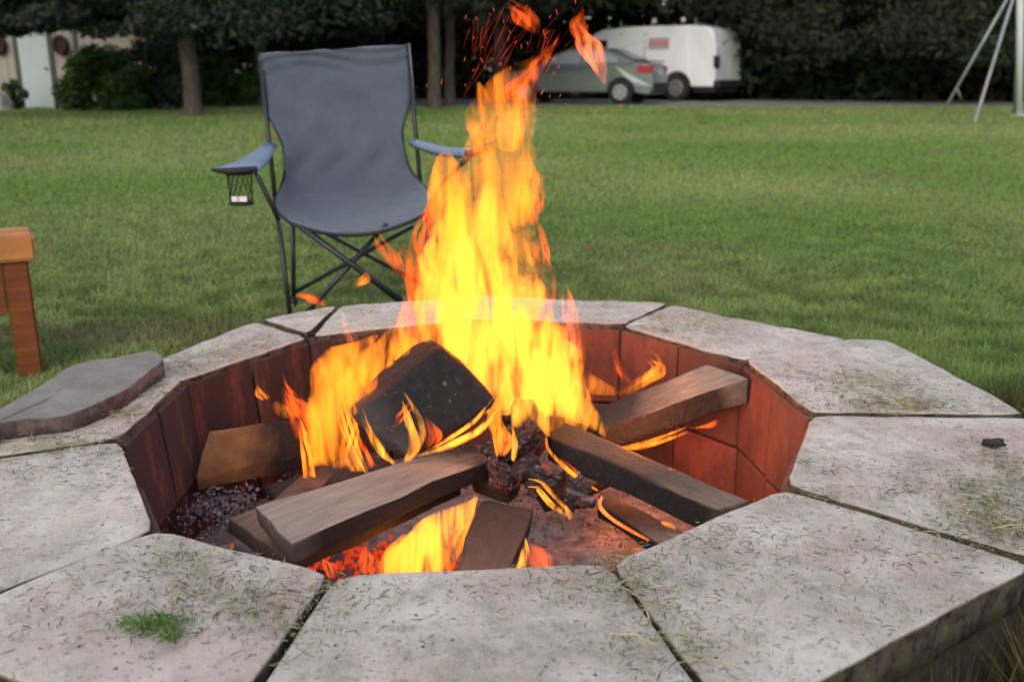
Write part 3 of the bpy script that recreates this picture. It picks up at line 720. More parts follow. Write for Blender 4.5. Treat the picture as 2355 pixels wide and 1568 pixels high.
# thin dark red wisps above the column
for i in range(44):
    x0 = random.uniform(1060, 1250); y0 = random.uniform(110, 235); L = random.uniform(50, 130); lean = random.uniform(.1, .8)
    p = [(x0, y0, 1.0), (x0 + L * lean * .4 + random.uniform(-6, 6), y0 - L * .5, 1.9), (x0 + L * lean + random.uniform(-8, 8), y0 - L, 1)]
    tongue(p, random.uniform(1.9, 2.1), random.uniform(.03, .16), (1, .10, .05), seed=100 + i, seg=8, npt=4)
# sparks
def sparks():
    bm = bmesh.new(); g = random.Random(3)
    for i in range(60):
        if g.random() < .9: x, y = g.gauss(1150, 80), g.uniform(0, 230); x += (230 - y) * .35
        else: x, y = g.uniform(1260, 1440), g.uniform(220, 330)
        p = PY(x, y, g.uniform(1.85, 2.15)); d = Vector((g.uniform(-.6, .9), g.uniform(-.3, .3), 1)).normalized() * g.uniform(.002, .007)
        tube(bm, [p - d, p, p + d], [.0002, .0005, .0002], 5)
    return bm_me('sparks', bm)
M['spark'] = simple('spark_glow', (.2, .03, .01), .8, emit=((1, .13, .05), .7))
o = kind(link('sparks', sparks(), M['spark']), 'stuff'); o['label'] = 'thin red sparks flying up above the fire'
def fire_light(name, loc, e, r, col=(1, .42, .15)):
    d = bpy.data.lights.new(name, 'POINT'); d.energy = e; d.shadow_soft_size = r; d.color = col
    o = bpy.data.objects.new(name, d); C.objects.link(o); o.location = loc; return o
fire_light('flame_light', PY(1340, 860, 1.92), 2.2, .08, (1, .38, .13))
fire_light('flame_light', PY(1110, 600, 2.0), 1.6, .10)
fire_light('flame_light', PY(770, 960, 1.92), .25, .05)
fire_light('flame_light', PY(1000, 1280, 1.60), .35, .04)
fire_light('flame_light', PY(1470, 1010, 1.88), 3.0, .04, (1, .25, .06))

# ================================================================== CLIPPINGS ON THE SLABS
def inside(x, y, poly):
    c = np.zeros(len(x), bool); n = len(poly)
    for i in range(n):
        x0, y0 = poly[i][:2]; x1, y1 = poly[(i + 1) % n][:2]
        cond = ((y0 > y) != (y1 > y)) & (x < (x1 - x0) * (y - y0) / (y1 - y0 + 1e-12) + x0); c ^= cond
    return c
ri = [pin[k] for k in ks]; ro = [pout[k] for k in ks]
def clippings(name, N, clusters, seed, L0, L1, w, cols, z=ZC + .0022):
    g = np.random.default_rng(seed)
    xs, ys = [], []
    for (px, py, sx, sy, n) in clusters:
        c = PZ(px, py, ZC); xs.append(g.normal(c.x, sx, n)); ys.append(g.normal(c.y, sy, n))
    a = g.uniform(0, 6.283, N); r = g.uniform(.55, 1.05, N); xs.append(CEN.x + r * np.cos(a)); ys.append(CEN.y + r * np.sin(a))
    x = np.concatenate(xs); y = np.concatenate(ys)
    k = inside(x, y, ro) & ~inside(x, y, ri); x, y = x[k], y[k]; n = len(x)
    a = g.random(n) * 6.283; L = g.uniform(L0, L1, n); bend = g.normal(0, .14, n)
    dx, dy = np.cos(a), np.sin(a); ww = w * g.uniform(.6, 1.5, n)
    nx, ny = -dy, dx; zz = z + g.random(n) * .006
    V = np.zeros((n, 2, 4, 3))
    mx = x + nx * bend * L * .3; my = y + ny * bend * L * .3
    ax, ay, bx_, by_ = x - dx * L, y - dy * L, x + dx * L, y + dy * L
    tilt = g.uniform(0, .25, n) * L
    def q(px0, py0, z0, px1, py1, z1, w0, w1, o_):
        V[:, o_, 0] = np.c_[px0 - nx * w0, py0 - ny * w0, z0]; V[:, o_, 1] = np.c_[px1 - nx * w1, py1 - ny * w1, z1]
        V[:, o_, 2] = np.c_[px1 + nx * w1, py1 + ny * w1, z1 + .0006]; V[:, o_, 3] = np.c_[px0 + nx * w0, py0 + ny * w0, z0 + .0006]
    q(ax, ay, zz, mx, my, zz + tilt, ww * .4, ww, 0); q(mx, my, zz + tilt, bx_, by_, zz, ww, ww * .3, 1)
    ci = g.integers(0, len(cols), n); col = np.array(cols)[ci] * g.uniform(.6, 1.3, (n, 1))
    col = np.repeat(col, 2, axis=0)
    return fast_mesh(name, V.reshape(-1, 3), 4, col)
M['clip'] = attr_mat('dry_clipping', .85, spec=.1)
GC = [(.16, .17, .07), (.25, .23, .12), (.12, .14, .06), (.08, .075, .045), (.20, .20, .11), (.36, .32, .18), (.28, .26, .16)]
cl = [(430, 1300, .05, .03, 420), (560, 1380, .06, .03, 520), (640, 1450, .05, .03, 260), (330, 1400, .12, .03, 300), (1450, 1320, .03, .03, 320), (1650, 1240, .06, .03, 300), (1500, 1400, .03, .05, 260), (1560, 1490, .04, .03, 260),
      (330, 900, .03, .03, 300), (400, 850, .05, .03, 420), (230, 950, .07, .02, 420), (150, 1010, .07, .02, 340), (500, 820, .09, .04, 420), (640, 790, .05, .04, 220), (100, 1080, .07, .03, 300), (250, 1040, .05, .02, 150), (820, 720, .08, .02, 160),
      (1600, 740, .08, .05, 420), (1500, 760, .06, .02, 260), (2000, 900, .06, .05, 520), (2080, 935, .07, .02, 520), (1900, 870, .05, .04, 200), (2250, 1150, .04, .05, 800), (2300, 1220, .04, .03, 800), (2330, 1080, .02, .06, 500), (1900, 1080, .06, .02, 150),
      (1950, 1140, .07, .015, 220), (2050, 1270, .08, .03, 240), (1800, 1340, .08, .04, 260), (2200, 1430, .06, .02, 160), (1000, 1370, .16, .02, 260), (1350, 1330, .05, .02, 150), (1330, 690, .08, .03, 150)]
o = kind(link('grass_clippings', clippings('grass_clippings', 600, [(a, b, c * 1.25, d * 1.25, int(e * .95)) for a, b, c, d, e in cl], 21, .0012, .0085, .0007, GC), M['clip']), 'stuff'); o['label'] = 'dry grass clippings scattered over the coping stones'
SC = [(.50, .43, .24), (.42, .38, .22), (.30, .29, .13)]
cl2 = [(250, 960, .06, .02, 70), (120, 1030, .05, .02, 50), (2080, 940, .05, .02, 60), (2000, 890, .06, .05, 60), (560, 810, .08, .03, 40), (1560, 1480, .05, .03, 20), (1620, 745, .06, .03, 40), (2300, 1180, .04, .05, 60), (1500, 1400, .03, .04, 20), (200, 905, .02, .02, 30)]
o = kind(link('straw_stems', clippings('straw_stems', 90, cl2, 22, .012, .034, .0007, SC, ZC + .004), M['clip']), 'stuff'); o['label'] = 'pale straw stems lying on the coping stones'
# fresh green tuft
def tuft():
    g = np.random.default_rng(9); n = 420; c = PZ(358, 1445, ZC); c2 = PZ(395, 1475, ZC)
    sel = g.random(n) < .8
    x = np.where(sel, g.normal(c.x, .020, n), g.normal(c2.x, .008, n)); y = np.where(sel, g.normal(c.y, .010, n), g.normal(c2.y, .006, n))
    a = g.random(n) * 6.283; L = g.uniform(.006, .020, n); zz = ZC + .002 + g.random(n) * .012; w = .0009
    V = np.zeros((n, 3, 3)); V[:, 0] = np.c_[x - np.sin(a) * w, y + np.cos(a) * w, zz]; V[:, 1] = np.c_[x + np.sin(a) * w, y - np.cos(a) * w, zz + .001]
    V[:, 2] = np.c_[x + np.cos(a) * L, y + np.sin(a) * L, zz + g.uniform(-.002, .008, n)]
    return fast_mesh('grass_tuft', V.reshape(-1, 3), 3, np.array([[.10, .20, .04]]) * g.uniform(.5, 1.3, (n, 1)))
tag(link('grass_tuft', tuft(), M['clip']), 'small fresh green clump of cut grass on the near left coping stone', 'grass clump')
tag(lump('charcoal_lump', PZ(2285, 1018, ZC + .008), .012, simple('cold_charcoal', (.02, .02, .022), .8, 0, .3, 60, .5), 41, (1.5, .9, .7)), 'small black lump of cold charcoal on the right hand coping stone', 'charcoal')

# ================================================================== CAMP CHAIR
M['canvas'] = None
def canvas():
    m, n, b, o = mat('slate_blue_canvas'); co = coords(n)
    c = ramp(n, nz(n, co, 9, 4, .6), [(.3, (.058, .082, .112)), (.7, (.078, .106, .140))])
    n.links.new(c, b.inputs['Base Color']); b.inputs['Roughness'].default_value = .75; b.inputs['Sheen Weight'].default_value = .2
    h = mix(n, .25, nz(n, coords(n, (1, 1, 1.0)), 14, 5, .6, 1.0), nz(n, co, 350, 2))
    bump(n, b, h, .55, .02); return m
M['canvas'] = canvas()
M['canvas2'] = simple('pale_blue_webbing', (.19, .25, .34), .8, 0, .12, 10, .2, 200)
M['blackmetal'] = simple('black_steel_tube', (.018, .02, .024), .4, 0, .2, 20)
M['blackcloth'] = simple('black_nylon', (.012, .014, .018), .7, 0, .2, 30)
M['mesh'] = simple('black_net', (.015, .02, .018), .8, 0, .2, 30)
M['white'] = simple('white_plastic', (.75, .76, .76), .5, 0, .05, 10)
chair = thing('camp_chair', 'slate blue folding camp chair with black tube legs on the lawn', 'chair', (PY(800, 600, 3.35).x, 3.35, 0))
ci = Matrix.Translation((-chair.location.x, -3.35, 0))
def cp(o): o.parent = chair; o.matrix_parent_inverse = ci; return o
# fabric panel: rows from top of back to front of seat: (left px,py,Y), (right px,py,Y), sag
rows = [((596, 124, 3.66), (936, 104, 3.72), .010), ((598, 150, 3.65), (943, 132, 3.71), .016), ((602, 190, 3.63), (947, 178, 3.69), .022), ((606, 225, 3.61), (946, 215, 3.67), .030), ((618, 268, 3.58), (936, 258, 3.64), .040), ((640, 310, 3.55), (926, 300, 3.61), .05),
        ((653, 350, 3.52), (929, 340, 3.58), .055), ((654, 395, 3.49), (942, 385, 3.55), .06), ((644, 435, 3.44), (966, 420, 3.50), .055), ((632, 462, 3.34), (992, 448, 3.40), .045), ((640, 490, 3.18), (990, 472, 3.26), .035), ((668, 514, 3.02), (972, 496, 3.10), .028)]
def fabric():
    nu = 28; grid = []
    L = [PY(*r[0]) for r in rows]; Rr = [PY(*r[1]) for r in rows]; sg = [Vector((r[2], 0, 0)) for r in rows]
    L = smooth_path(L, 4); Rr = smooth_path(Rr, 4); sg = smooth_path(sg, 4); n = len(L)
    bm = bmesh.new()
    for i in range(n):
        row = []; v = i / (n - 1)
        for k in range(nu + 1):
            u = k / nu; p = L[i].lerp(Rr[i], u); s = 4 * u * (1 - u)
            seat = max(0, (v - .68) / .32)
            p = p + Vector((0, (1 - seat) * sg[i].x * s, -seat * (.022 + sg[i].x) * s))
            # creases under the top hem and in the lap
            p.y += .012 * math.sin(v * 95 + math.sin(u * 6) * 4) * math.exp(-((v - .07) / .06) ** 2) + .006 * math.exp(-((v - .13) / .012) ** 2) + .010 * math.sin(u * 20 + v * 30) * math.exp(-((v - .62) / .09) ** 2)
            p += Vector((0, 1, .5)) * .008 * noise.noise(Vector((u * 5, v * 7, 2))) 
            row.append(bm.verts.new(p))
        grid.append(row)
    for r0, r1 in zip(grid, grid[1:]):
        for k in range(nu): bm.faces.new((r0[k], r0[k + 1], r1[k + 1], r1[k]))
    split = int(n * .70)
    return bm, grid
bm, grid = fabric()
me = bm_me('seat_fabric', bm)
o = cp(link('seat_fabric', me, M['canvas'], None, True)); md = o.modifiers.new('thickness', 'SOLIDIFY'); md.thickness = .004
# hem strip across the top and dark piping round the edge
Lp = smooth_path([PY(*r[0]) for r in rows], 4); Rp = smooth_path([PY(*r[1]) for r in rows], 4)
cp(tube_obj('piping', Lp, .0045, M['blackcloth'])); cp(tube_obj('piping', Rp, .0045, M['blackcloth']))
front = [Lp[-1].lerp(Rp[-1], k / 12) + Vector((0, -.003, -.05 * 4 * (k / 12) * (1 - k / 12))) for k in range(13)]
cp(tube_obj('front_piping', front, .006, M['blackcloth']))
def rod(name, a, b, r=.0085, m=None, mid=None):
    pts = [a, b] if mid is None else smooth_path([a, mid, b], 4)
    return cp(tube_obj(name, pts, r, m or M['blackmetal']))
rod('back_post', PY(598, 124, 3.665), PY(634, 470, 3.45)); rod('back_post', PY(938, 102, 3.725), PY(968, 440, 3.50))
gl = lambda x, y: Vector((x, y, .012))
FL = PY(640, 505, 3.03); FR = PY(985, 485, 3.12)
fl_foot = gl(PY(664, 712, 3.0).x + .01, 2.99); fr_foot = gl(PY(960, 712, 3.08).x + .02, 3.08); bl_foot = gl(PY(674, 700, 3.45).x, 3.46); br_foot = gl(PY(985, 690, 3.55).x, 3.56)
rod('leg', FL, fl_foot); rod('leg', PY(674, 520, 3.40), bl_foot); rod('leg', FR, fr_foot); rod('leg', PY(985, 480, 3.50), br_foot)
rod('cross_brace', PY(690, 522, 3.02), Vector((fr_foot.x, fr_foot.y, .06)), .0095); rod('cross_brace', PY(700, 524, 3.06), Vector((fr_foot.x + .01, fr_foot.y + .02, .03)), .008)
rod('cross_brace', PY(890, 515, 3.12), Vector((fl_foot.x + .02, fl_foot.y, .06)), .0085)
rod('cross_brace', PY(950, 520, 3.45), Vector((bl_foot.x, bl_foot.y, .05)), .008); rod('cross_brace', PY(700, 510, 3.42), Vector((br_foot.x, br_foot.y, .05)), .008)
rod('arm_support', PY(588, 397, 3.0), FL, .0085, mid=PY(622, 465, 3.0)); rod('arm_support', PY(1090, 350, 3.06), FR, .0085, mid=PY(1010, 430, 3.1))
for ft in (fl_foot, fr_foot, bl_foot, br_foot): cp(tube_obj('foot_cap', [ft + Vector((0, 0, -.014)), ft + Vector((0, 0, .025))], .015, M['blackcloth']))
def strip(name, quad, th, m):
    bm = bmesh.new(); n = 8; a, b, c, d = quad; g = []
    for i in range(n + 1):
        t = i / n; l = a.lerp(d, t); r = b.lerp(c, t); g.append([bm.verts.new(l.lerp(r, s / 4) + Vector((0, 0, -.012 * math.sin(math.pi * t) + .006 * math.sin(math.pi * s / 4)))) for s in range(5)])
    for r0, r1 in zip(g, g[1:]):
        for k in range(4): bm.faces.new((r0[k], r0[k + 1], r1[k + 1], r1[k]))
    o = cp(link(name, bm_me(name, bm), m, None, True)); md = o.modifiers.new('thickness', 'SOLIDIFY'); md.thickness = th; return o
strip('armrest', [PY(606, 331, 3.50), PY(638, 334, 3.50), PY(592, 392, 3.0), PY(490, 388, 2.98)], .006, M['canvas2'])
strip('armrest', [PY(938, 326, 3.56), PY(962, 322, 3.58), PY(1118, 341, 3.05), PY(1076, 352, 3.02)], .02, M['canvas2'])
cp(tube_obj('armrest_tip', smooth_path([PY(486, 391, 2.965), PY(530, 394, 2.96), PY(592, 389, 2.985)], 4), [.004, .006, .008, .010, .011, .011, .011, .010, .009], M['blackcloth']))
cp(tube_obj('armrest_tip', [PY(1070, 354, 3.01), PY(1095, 350, 3.02), PY(1118, 342, 3.04)], .011, M['blackcloth']))
# cup holder: a net bag on a ring
def net(cx0, cx1, y0, y1, Y):
    top = PY((cx0 + cx1) / 2, y0, Y); r = (PY(cx1, y0, Y).x - PY(cx0, y0, Y).x) / 2; h = top.z - PY(cx0, y1, Y).z
    bm = bmesh.new(); nn = 14; nr = 8
    prof = [(r * (1 - .12 * (k / nr)), -h * k / nr) for k in range(nr + 1)]
    for k in range(nn):
        a = 2 * math.pi * k / nn; b = a + .9
        for sgn in (1, -1):
            tube(bm, [top + Vector((prof[j][0] * math.cos(a + sgn * .11 * j), prof[j][0] * math.sin(a + sgn * .11 * j), prof[j][1])) for j in range(nr + 1)], .0011, 4)
    for j in (0, nr):
        tube(bm, [top + Vector((prof[j][0] * math.cos(2 * math.pi * q / 24), prof[j][0] * math.sin(2 * math.pi * q / 24), prof[j][1])) for q in range(25)], .0035 if j == 0 else .005, 6)
    return bm_me('cup_holder', bm), top, r, h
me, tp, rr, hh = net(522, 579, 399, 468, 3.03)
cup = cp(link('cup_holder', me, M['mesh'], None, True))
bm = bmesh.new(); bmesh.ops.create_cone(bm, cap_ends=True, segments=24, radius1=rr * .82, radius2=rr * .82, depth=.006); bmesh.ops.translate(bm, verts=bm.verts, vec=tp + Vector((0, 0, -hh + .002)))
o = cp(link('holder_base', bm_me('holder_base', bm), M['blackcloth']))
bm = bmesh.new(); bx(bm, -rr * .6, rr * .6, -.004, .004, -.008, .008); bmesh.ops.translate(bm, verts=bm.verts, vec=tp + Vector((.003, -rr * .8, -hh + .018)))
o = cp(link('white_tag', bm_me('white_tag', bm), M['white']))

# ================================================================== WOODEN BENCH
def cedar():
    m, n, b, o = mat('orange_stained_cedar'); co = coords(n, (1, 14, 14)); cz = coords(n)
    c = ramp(n, nz(n, co, 3, 6, .65, .4), [(.3, (.12, .032, .010)), (.55, (.22, .060, .014)), (.8, (.34, .11, .024))])
    n.links.new(c, b.inputs['Base Color']); b.inputs['Roughness'].default_value = .5; bump(n, b, nz(n, co, 5, 4), .2, .003); return m
M['cedar'] = cedar()
top_m = simple('pale_orange_board', (.50, .215, .06), .5, 0, .3, 7, .15, 40)
bpos = PY(60, 720, 2.62)
bench = thing('wooden_bench', 'orange stained wooden bench with apron and square leg, cut by the left edge', 'bench', (PY(84, 740, 2.62).x, 2.62, 0), R(29))
def bpart(name, x0, x1, y0, y1, z0, z1, m, bev=.006, rz=0):
    bm = bmesh.new(); bx(bm, x0, x1, y0, y1, z0, z1); bmesh.ops.bevel(bm, geom=bm.edges[:], offset=bev, segments=2, affect='EDGES')
    return link(name, bm_me(name, bm), m, bench, False)
zt = PY(60, 540, 2.62).z; zb_ = PY(60, 598, 2.62).z; za = PY(60, 717, 2.62).z
R1 = 0.0; R0 = -.064
by = 0.0
bpart('leg', R0, R1, by, by + .045, 0, zb_ - .004, M['cedar']); bpart('leg', R0, R1, by + .115, by + .16, 0, zb_ - .004, M['cedar'])
bpart('leg', R0 - 1.2, R1 - 1.2, by, by + .045, 0, zb_ - .004, M['cedar']); bpart('leg', R0 - 1.2, R1 - 1.2, by + .115, by + .16, 0, zb_ - .004, M['cedar'])
bpart('apron', R1 - 1.2 + .002, R0 - .002, by + .008, by + .035, za, zb_ - .004, M['cedar'], .003)
bpart('apron', R0 + .006, R1 - .006, by + .047, by + .113, za, zb_ - .004, M['cedar'], .003)
for k in range(2): bpart('seat_board', R0 - 1.25, R1 + .022, by - .02 + k * .098, by - .02 + k * .098 + .092, zb_, zt, top_m, .008)

# ================================================================== TREES, SHRUBS, WOODS
M['leaf'] = attr_mat('foliage', .85, spec=.05, trans=.1)
def bark(name, c):
    m, n, b, o = mat(name); co = coords(n, (1, 1, .25))
    n.links.new(ramp(n, nz(n, co, 18, 5, .7), [(.35, tuple(v * .5 for v in c)), (.6, c), (.8, tuple(v * 1.4 for v in c))]), b.inputs['Base Color'])
    b.inputs['Roughness'].default_value = .95; bump(n, b, nz(n, co, 25, 5, .7), .8, .03); return m
M['bark'] = bark('brown_bark', (.13, .105, .085)); M['bark2'] = bark('grey_bark', (.085, .095, .10)); M['bark3'] = bark('red_brown_bark', (.14, .09, .065))
def leaf_quads(cent, size, g, droop=0, squash=1.0):
    n = len(cent); d1 = g.normal(0, 1, (n, 3)); d1[:, 2] -= droop; d1 /= np.linalg.norm(d1, axis=1)[:, None]
    d2 = np.cross(d1, g.normal(0, 1, (n, 3))); d2 /= np.linalg.norm(d2, axis=1)[:, None]
    s = size * g.uniform(.5, 1.3, (n, 1)); w = s * g.uniform(.25, .55, (n, 1)) * squash
    V = np.stack([cent - d1 * s, cent + d2 * w, cent + d1 * s, cent - d2 * w], axis=1)
    return V.reshape(-1, 3)
PAL = {'dark': [(.034, .040, .026), (.042, .043, .032), (.030, .042, .026)], 'mid': [(.042, .052, .030), (.050, .056, .034), (.038, .042, .030)], 'spruce': [(.045, .058, .050), (.060, .070, .060), (.045, .055, .035)], 'green': [(.05, .11, .035), (.07, .13, .04), (.04, .08, .025)], 'yellow': [(.09, .12, .03), (.06, .09, .025), (.05, .07, .03)]}
def foliage(name, clumps, per, size, pal, seed, droop=0, squash=1):
    g = np.random.default_rng(seed); cs = []; tn = []
    P_ = np.array(PAL[pal])
    for (c, r) in clumps:
        p = g.normal(0, 1, (per, 3)); p /= np.linalg.norm(p, axis=1)[:, None]; p *= (g.random((per, 1)) ** .45)
        cs.append(np.array(c) + p * np.array(r)); k = g.integers(0, len(P_)); tn.append(np.repeat((P_[k] * g.uniform(.8, 1.25))[None], per, 0))
    cent = np.concatenate(cs); t = np.concatenate(tn) * g.uniform(.75, 1.25, (len(cent), 1))
    return fast_mesh(name, leaf_quads(cent, size, g, droop, squash), 4, np.clip(t, .008, .14))
def trunk_mesh(h, r, seed, flare=1.5, limbs=6, limb_z=2.2, limb_len=2.0):
    bm = bmesh.new(); g = random.Random(seed)
    pts = [Vector((g.uniform(-.02, .02) * z, g.uniform(-.02, .02) * z, z - .05)) for z in (0, .12, .35, .8, 1.5, 2.5, 4, h * .7, h)]
    rad = [r * flare, r * (1 + (flare - 1) * .5), r * 1.08, r, r * .95, r * .88, r * .75, r * .4, r * .1]
    tube(bm, pts, rad, 12)
    for k in range(limbs):
        a = g.random() * 6.283; z = limb_z + k * (h - limb_z) * .12; L = limb_len * g.uniform(.6, 1.1)
        p0 = Vector((0, 0, z)); tube(bm, [p0, p0 + Vector((math.cos(a) * L * .5, math.sin(a) * L * .5, L * .10)), p0 + Vector((math.cos(a) * L, math.sin(a) * L, -L * .02))], [r * .22, r * .14, r * .05], 6)
    return bm_me('trunk', bm)
def tree(name, label, x, y, h, r, pal, seed, low=2.2, spread=2.6, nclump=46, per=150, size=.14, droop=0, bk='bark', sx=1.0, forward=0, limb_z=None, group='trees at the back of the lawn'):
    t = thing(name, label, 'tree', (x, y, 0), 0, group)
    link('trunk', trunk_mesh(h * .92, r, seed, limbs=8, limb_z=limb_z or low + .2, limb_len=spread * .8), M[bk], t, True)
    g = random.Random(seed); cl = []
    for k in range(nclump):
        f = (k + .5) / nclump; z = low + (h - low) * f ** 1.15
        rr = spread * (1 - f * .75) * math.sqrt(g.uniform(.05, 1)); a = g.random() * 6.283; s = g.uniform(.45, .95) * (spread / 2.6)
        cl.append(((math.cos(a) * rr * sx, math.sin(a) * rr - forward * (1 - f), z + g.uniform(-.25, .25)), (s * 1.2, s * 1.2, s * .55)))
    link('crown', foliage('crown', cl, per, size, pal, seed, droop), M['leaf'], t)
    return t
def at(px, Y): return PY(px, 250, Y).x
tree('spruce_tree', 'spruce with pale brown trunk and low drooping boughs beside the shed', at(445, 18.6), 18.6, 9, .155, 'spruce', 1, low=1.95, spread=3.6, nclump=90, per=420, size=.075, droop=.6, bk='bark')
tree('spruce_tree', 'spruce with bluish grey trunk just left of the camp chair back', at(607, 24), 24, 10, .15, 'spruce', 2, low=2.2, spread=3.2, nclump=70, droop=.5, bk='bark2')
tree('spruce_tree', 'tree with reddish brown trunk directly behind the left half of the chair back', at(664, 28), 28, 10, .19, 'dark', 3, low=2.3, spread=3.4, nclump=70, bk='bark3')
tree('bare_trunk_tree', 'tree with straight brown trunk just right of the camp chair back', at(1000, 23), 23, 10, .15, 'dark', 4, low=2.3, spread=3.2, nclump=70, bk='bark')
tree('bare_trunk_tree', 'thinner trunk close to the right of the brown trunk behind the flames', at(1035, 25), 25, 9, .13, 'dark', 5, low=2.4, spread=3.0, nclump=60, bk='bark')
tree('leafy_tree', 'broad dark tree standing behind the silver car and white van', at(1430, 33), 34.5, 11, .25, 'dark', 6, low=3.0, spread=4.4, nclump=110, per=150, size=.2, forward=2)
tree('leafy_tree', 'dark leafy tree right of the white van', at(1790, 30), 31.5, 11, .22, 'dark', 7, low=1.4, spread=3.6, nclump=120, per=260, size=.12, forward=1)
tree('leafy_tree', 'dark leafy tree in the middle of the right hand woods', at(2010, 30.5), 30.5, 12, .22, 'mid', 8, low=1.3, spread=4.2, nclump=130, per=260, size=.12, forward=3)
tree('leafy_tree', 'dark leafy tree behind the swing set', at(2260, 29.5), 29.5, 11, .22, 'dark', 9, low=1.3, spread=4.2, nclump=130, per=260, size=.12, forward=3)
tree('leafy_tree', 'dark tree between the camp chair and the silver car', at(1150, 33), 33, 11, .22, 'dark', 10, low=2.8, spread=4.0, nclump=90, per=140, size=.19, forward=1)
tree('leafy_tree', 'dark tree rising above the shed shrubs left of the chair', at(510, 28), 28, 11, .22, 'dark', 11, low=1.4, spread=3.8, nclump=100, per=150, size=.18, forward=2)
tree('leafy_tree', 'dark tree behind the shed roof at the far left', at(230, 33), 33, 11, .22, 'dark', 12, low=2.5, spread=4.2, nclump=90, per=140, size=.2, forward=1)
# low spruce boughs sweeping over the shed
t = thing('spruce_tree', 'spruce bough foliage hanging over the shed from the left', 'tree', (at(160, 17.0) , 17.0, 0), 0, 'trees at the back of the lawn')
g_ = random.Random(50); cl_ = []
for k in range(95):
    cl_.append(((g_.uniform(-3.2, 2.0), g_.uniform(-.6, 2.2), 1.62 + abs(g_.gauss(0, .55)) + (0.10 if k % 3 else -.10)), (.55, .5, .16)))
link('crown', foliage('crown', cl_, 420, .065, 'spruce', 50, .3), M['leaf'], t)
link('trunk', trunk_mesh(8, .16, 50, limbs=8, limb_z=2.4, limb_len=2.6), M['bark'], t, True).location = (-3.4, .6, 0)

def shrub(name, label, px, Y, w, h, pal, seed, per=150, n=26, size=.06, depth=.7):
    t = thing(name, label, 'shrub', (at(px, Y), Y, 0))
    g = random.Random(seed); cl = []
    for k in range(n):
        x = g.uniform(-1, 1); z = g.uniform(.08, 1) * math.sqrt(1 - (x * .85) ** 2)
        cl.append(((x * w * .42, g.uniform(-1, 1) * depth * .5, z * h * .85), (w * .16, depth * .35, h * .14)))
    link('foliage', foliage('foliage', cl, per, size, pal, seed), M['leaf'], t)
    bm = bmesh.new()
    for k in range(7):
        a = g.random() * 6.28; tube(bm, [Vector((0, 0, 0)), Vector((math.cos(a) * w * .15, math.sin(a) * .15, h * .35)), Vector((math.cos(a) * w * .3, math.sin(a) * .3, h * .75))], [.03, .02, .006], 6)
    link('stem', bm_me('stem', bm), M['bark'], t, True); return t
shrub('shrub', 'large dark green shrub against the shed wall', 250, 21.2, 1.9, 1.45, 'green', 60, n=44, per=200, size=.07)
shrub('shrub', 'tall greyish dark shrub between shed and spruce trunk', 350, 21.8, 1.9, 1.75, 'spruce', 61, n=50, per=200, size=.07)
shrub('shrub', 'dark green bush right of the spruce trunk', 535, 24.2, 2.0, 1.25, 'green', 62, n=40, per=180, size=.08)
shrub('shrub', 'small yellow green plant left of the shed door', 37, 22.0, .45, .75, 'green', 63, n=14, per=90, size=.06, depth=.3)
# deep wood behind everything
def deep_wood():
    g = random.Random(70); cl = []
    for k in range(900):
        x = g.uniform(-30, 32); y = 34 + g.random() * 7 + abs(x) * -.03; z = g.uniform(.2, 10)
        cl.append(((x, y, z), (1.5, 1.2, .9)))
    for k in range(300):
        x = g.uniform(7.2, 26); y = 29.6 + g.random() * 4 - max(0, min(1.2, (x - 9) * .3)); z = g.uniform(.1, 2.9); cl.append(((x, y, z), (1.0, .8, .7)))
    for k in range(120):
        x = g.uniform(-9, 8); y = 33.2 + g.random() * 2; z = g.uniform(.2, 3.2); cl.append(((x, y, z), (1.0, .8, .7)))
    return foliage('woods', cl, 130, .22, 'dark', 71)
o = kind(link('woods', deep_wood(), M['leaf']), 'stuff'); o['label'] = 'dark dense woods closing the back of the garden'

# ================================================================== SHED
HY = 23.0
def wx(px, Y=HY): return PY(px, 175, Y).x
shed = thing('garden_shed', 'cream garden shed with pale blue door and dark green trim', 'shed', (wx(60), HY, 0))
cream = simple('cream_siding', (.36, .34, .295), .8, 0, .08, 3, .1, 30); trim = simple('dark_green_trim', (.045, .06, .05), .6); doorm = simple('pale_blue_door_paint', (.42, .52, .54), .6, 0, .05, 3)
roofm = simple('grey_roof_shingle', (.08, .09, .11), .9, 0, .3, 8, .3, 30)
def sp(name, px0, px1, z0, z1, y0, y1, m, parent=shed):
    bm = bmesh.new(); ox = shed.location.x if parent is shed else 0
    bx(bm, wx(px0) - ox, wx(px1) - ox, y0, y1, z0, z1); return link(name, bm_me(name, bm), m, parent)
# boards of the front wall
xs = [-330] + [(-330 + 15 * k) for k in range(1, 48)] + [372]
k0 = wx(-330) - shed.location.x; k1 = wx(372) - shed.location.x; nb = 42
for k in range(nb):
    a = k0 + (k1 - k0) * k / nb; b = k0 + (k1 - k0) * (k + 1) / nb
    bm = bmesh.new(); bx(bm, a + .004, b - .004, 0 + (.003 if k % 2 else 0), .03, 0, 2.12); link('siding_board', bm_me('siding_board', bm), cream, shed)
bm = bmesh.new(); bx(bm, k0, k1, .035, 4.0, 0, 2.1); link('wall', bm_me('wall', bm), cream, shed)
bm = bmesh.new(); v = [bm.verts.new(p) for p in ((k0 - .2, -.35, 2.10), (k1 + .2, -.35, 2.10), (k1 + .2, 2.0, 3.5), (k0 - .2, 2.0, 3.5), (k0 - .2, 4.4, 2.1), (k1 + .2, 4.4, 2.1))]
bm.faces.new((v[0], v[1], v[2], v[3])); bm.faces.new((v[3], v[2], v[5], v[4])); rf = link('roof', bm_me('roof', bm), roofm, shed); rf.modifiers.new('t', 'SOLIDIFY').thickness = .08
dr = sp('door', 51, 118, .03, 1.84, -.03, -.004, doorm)
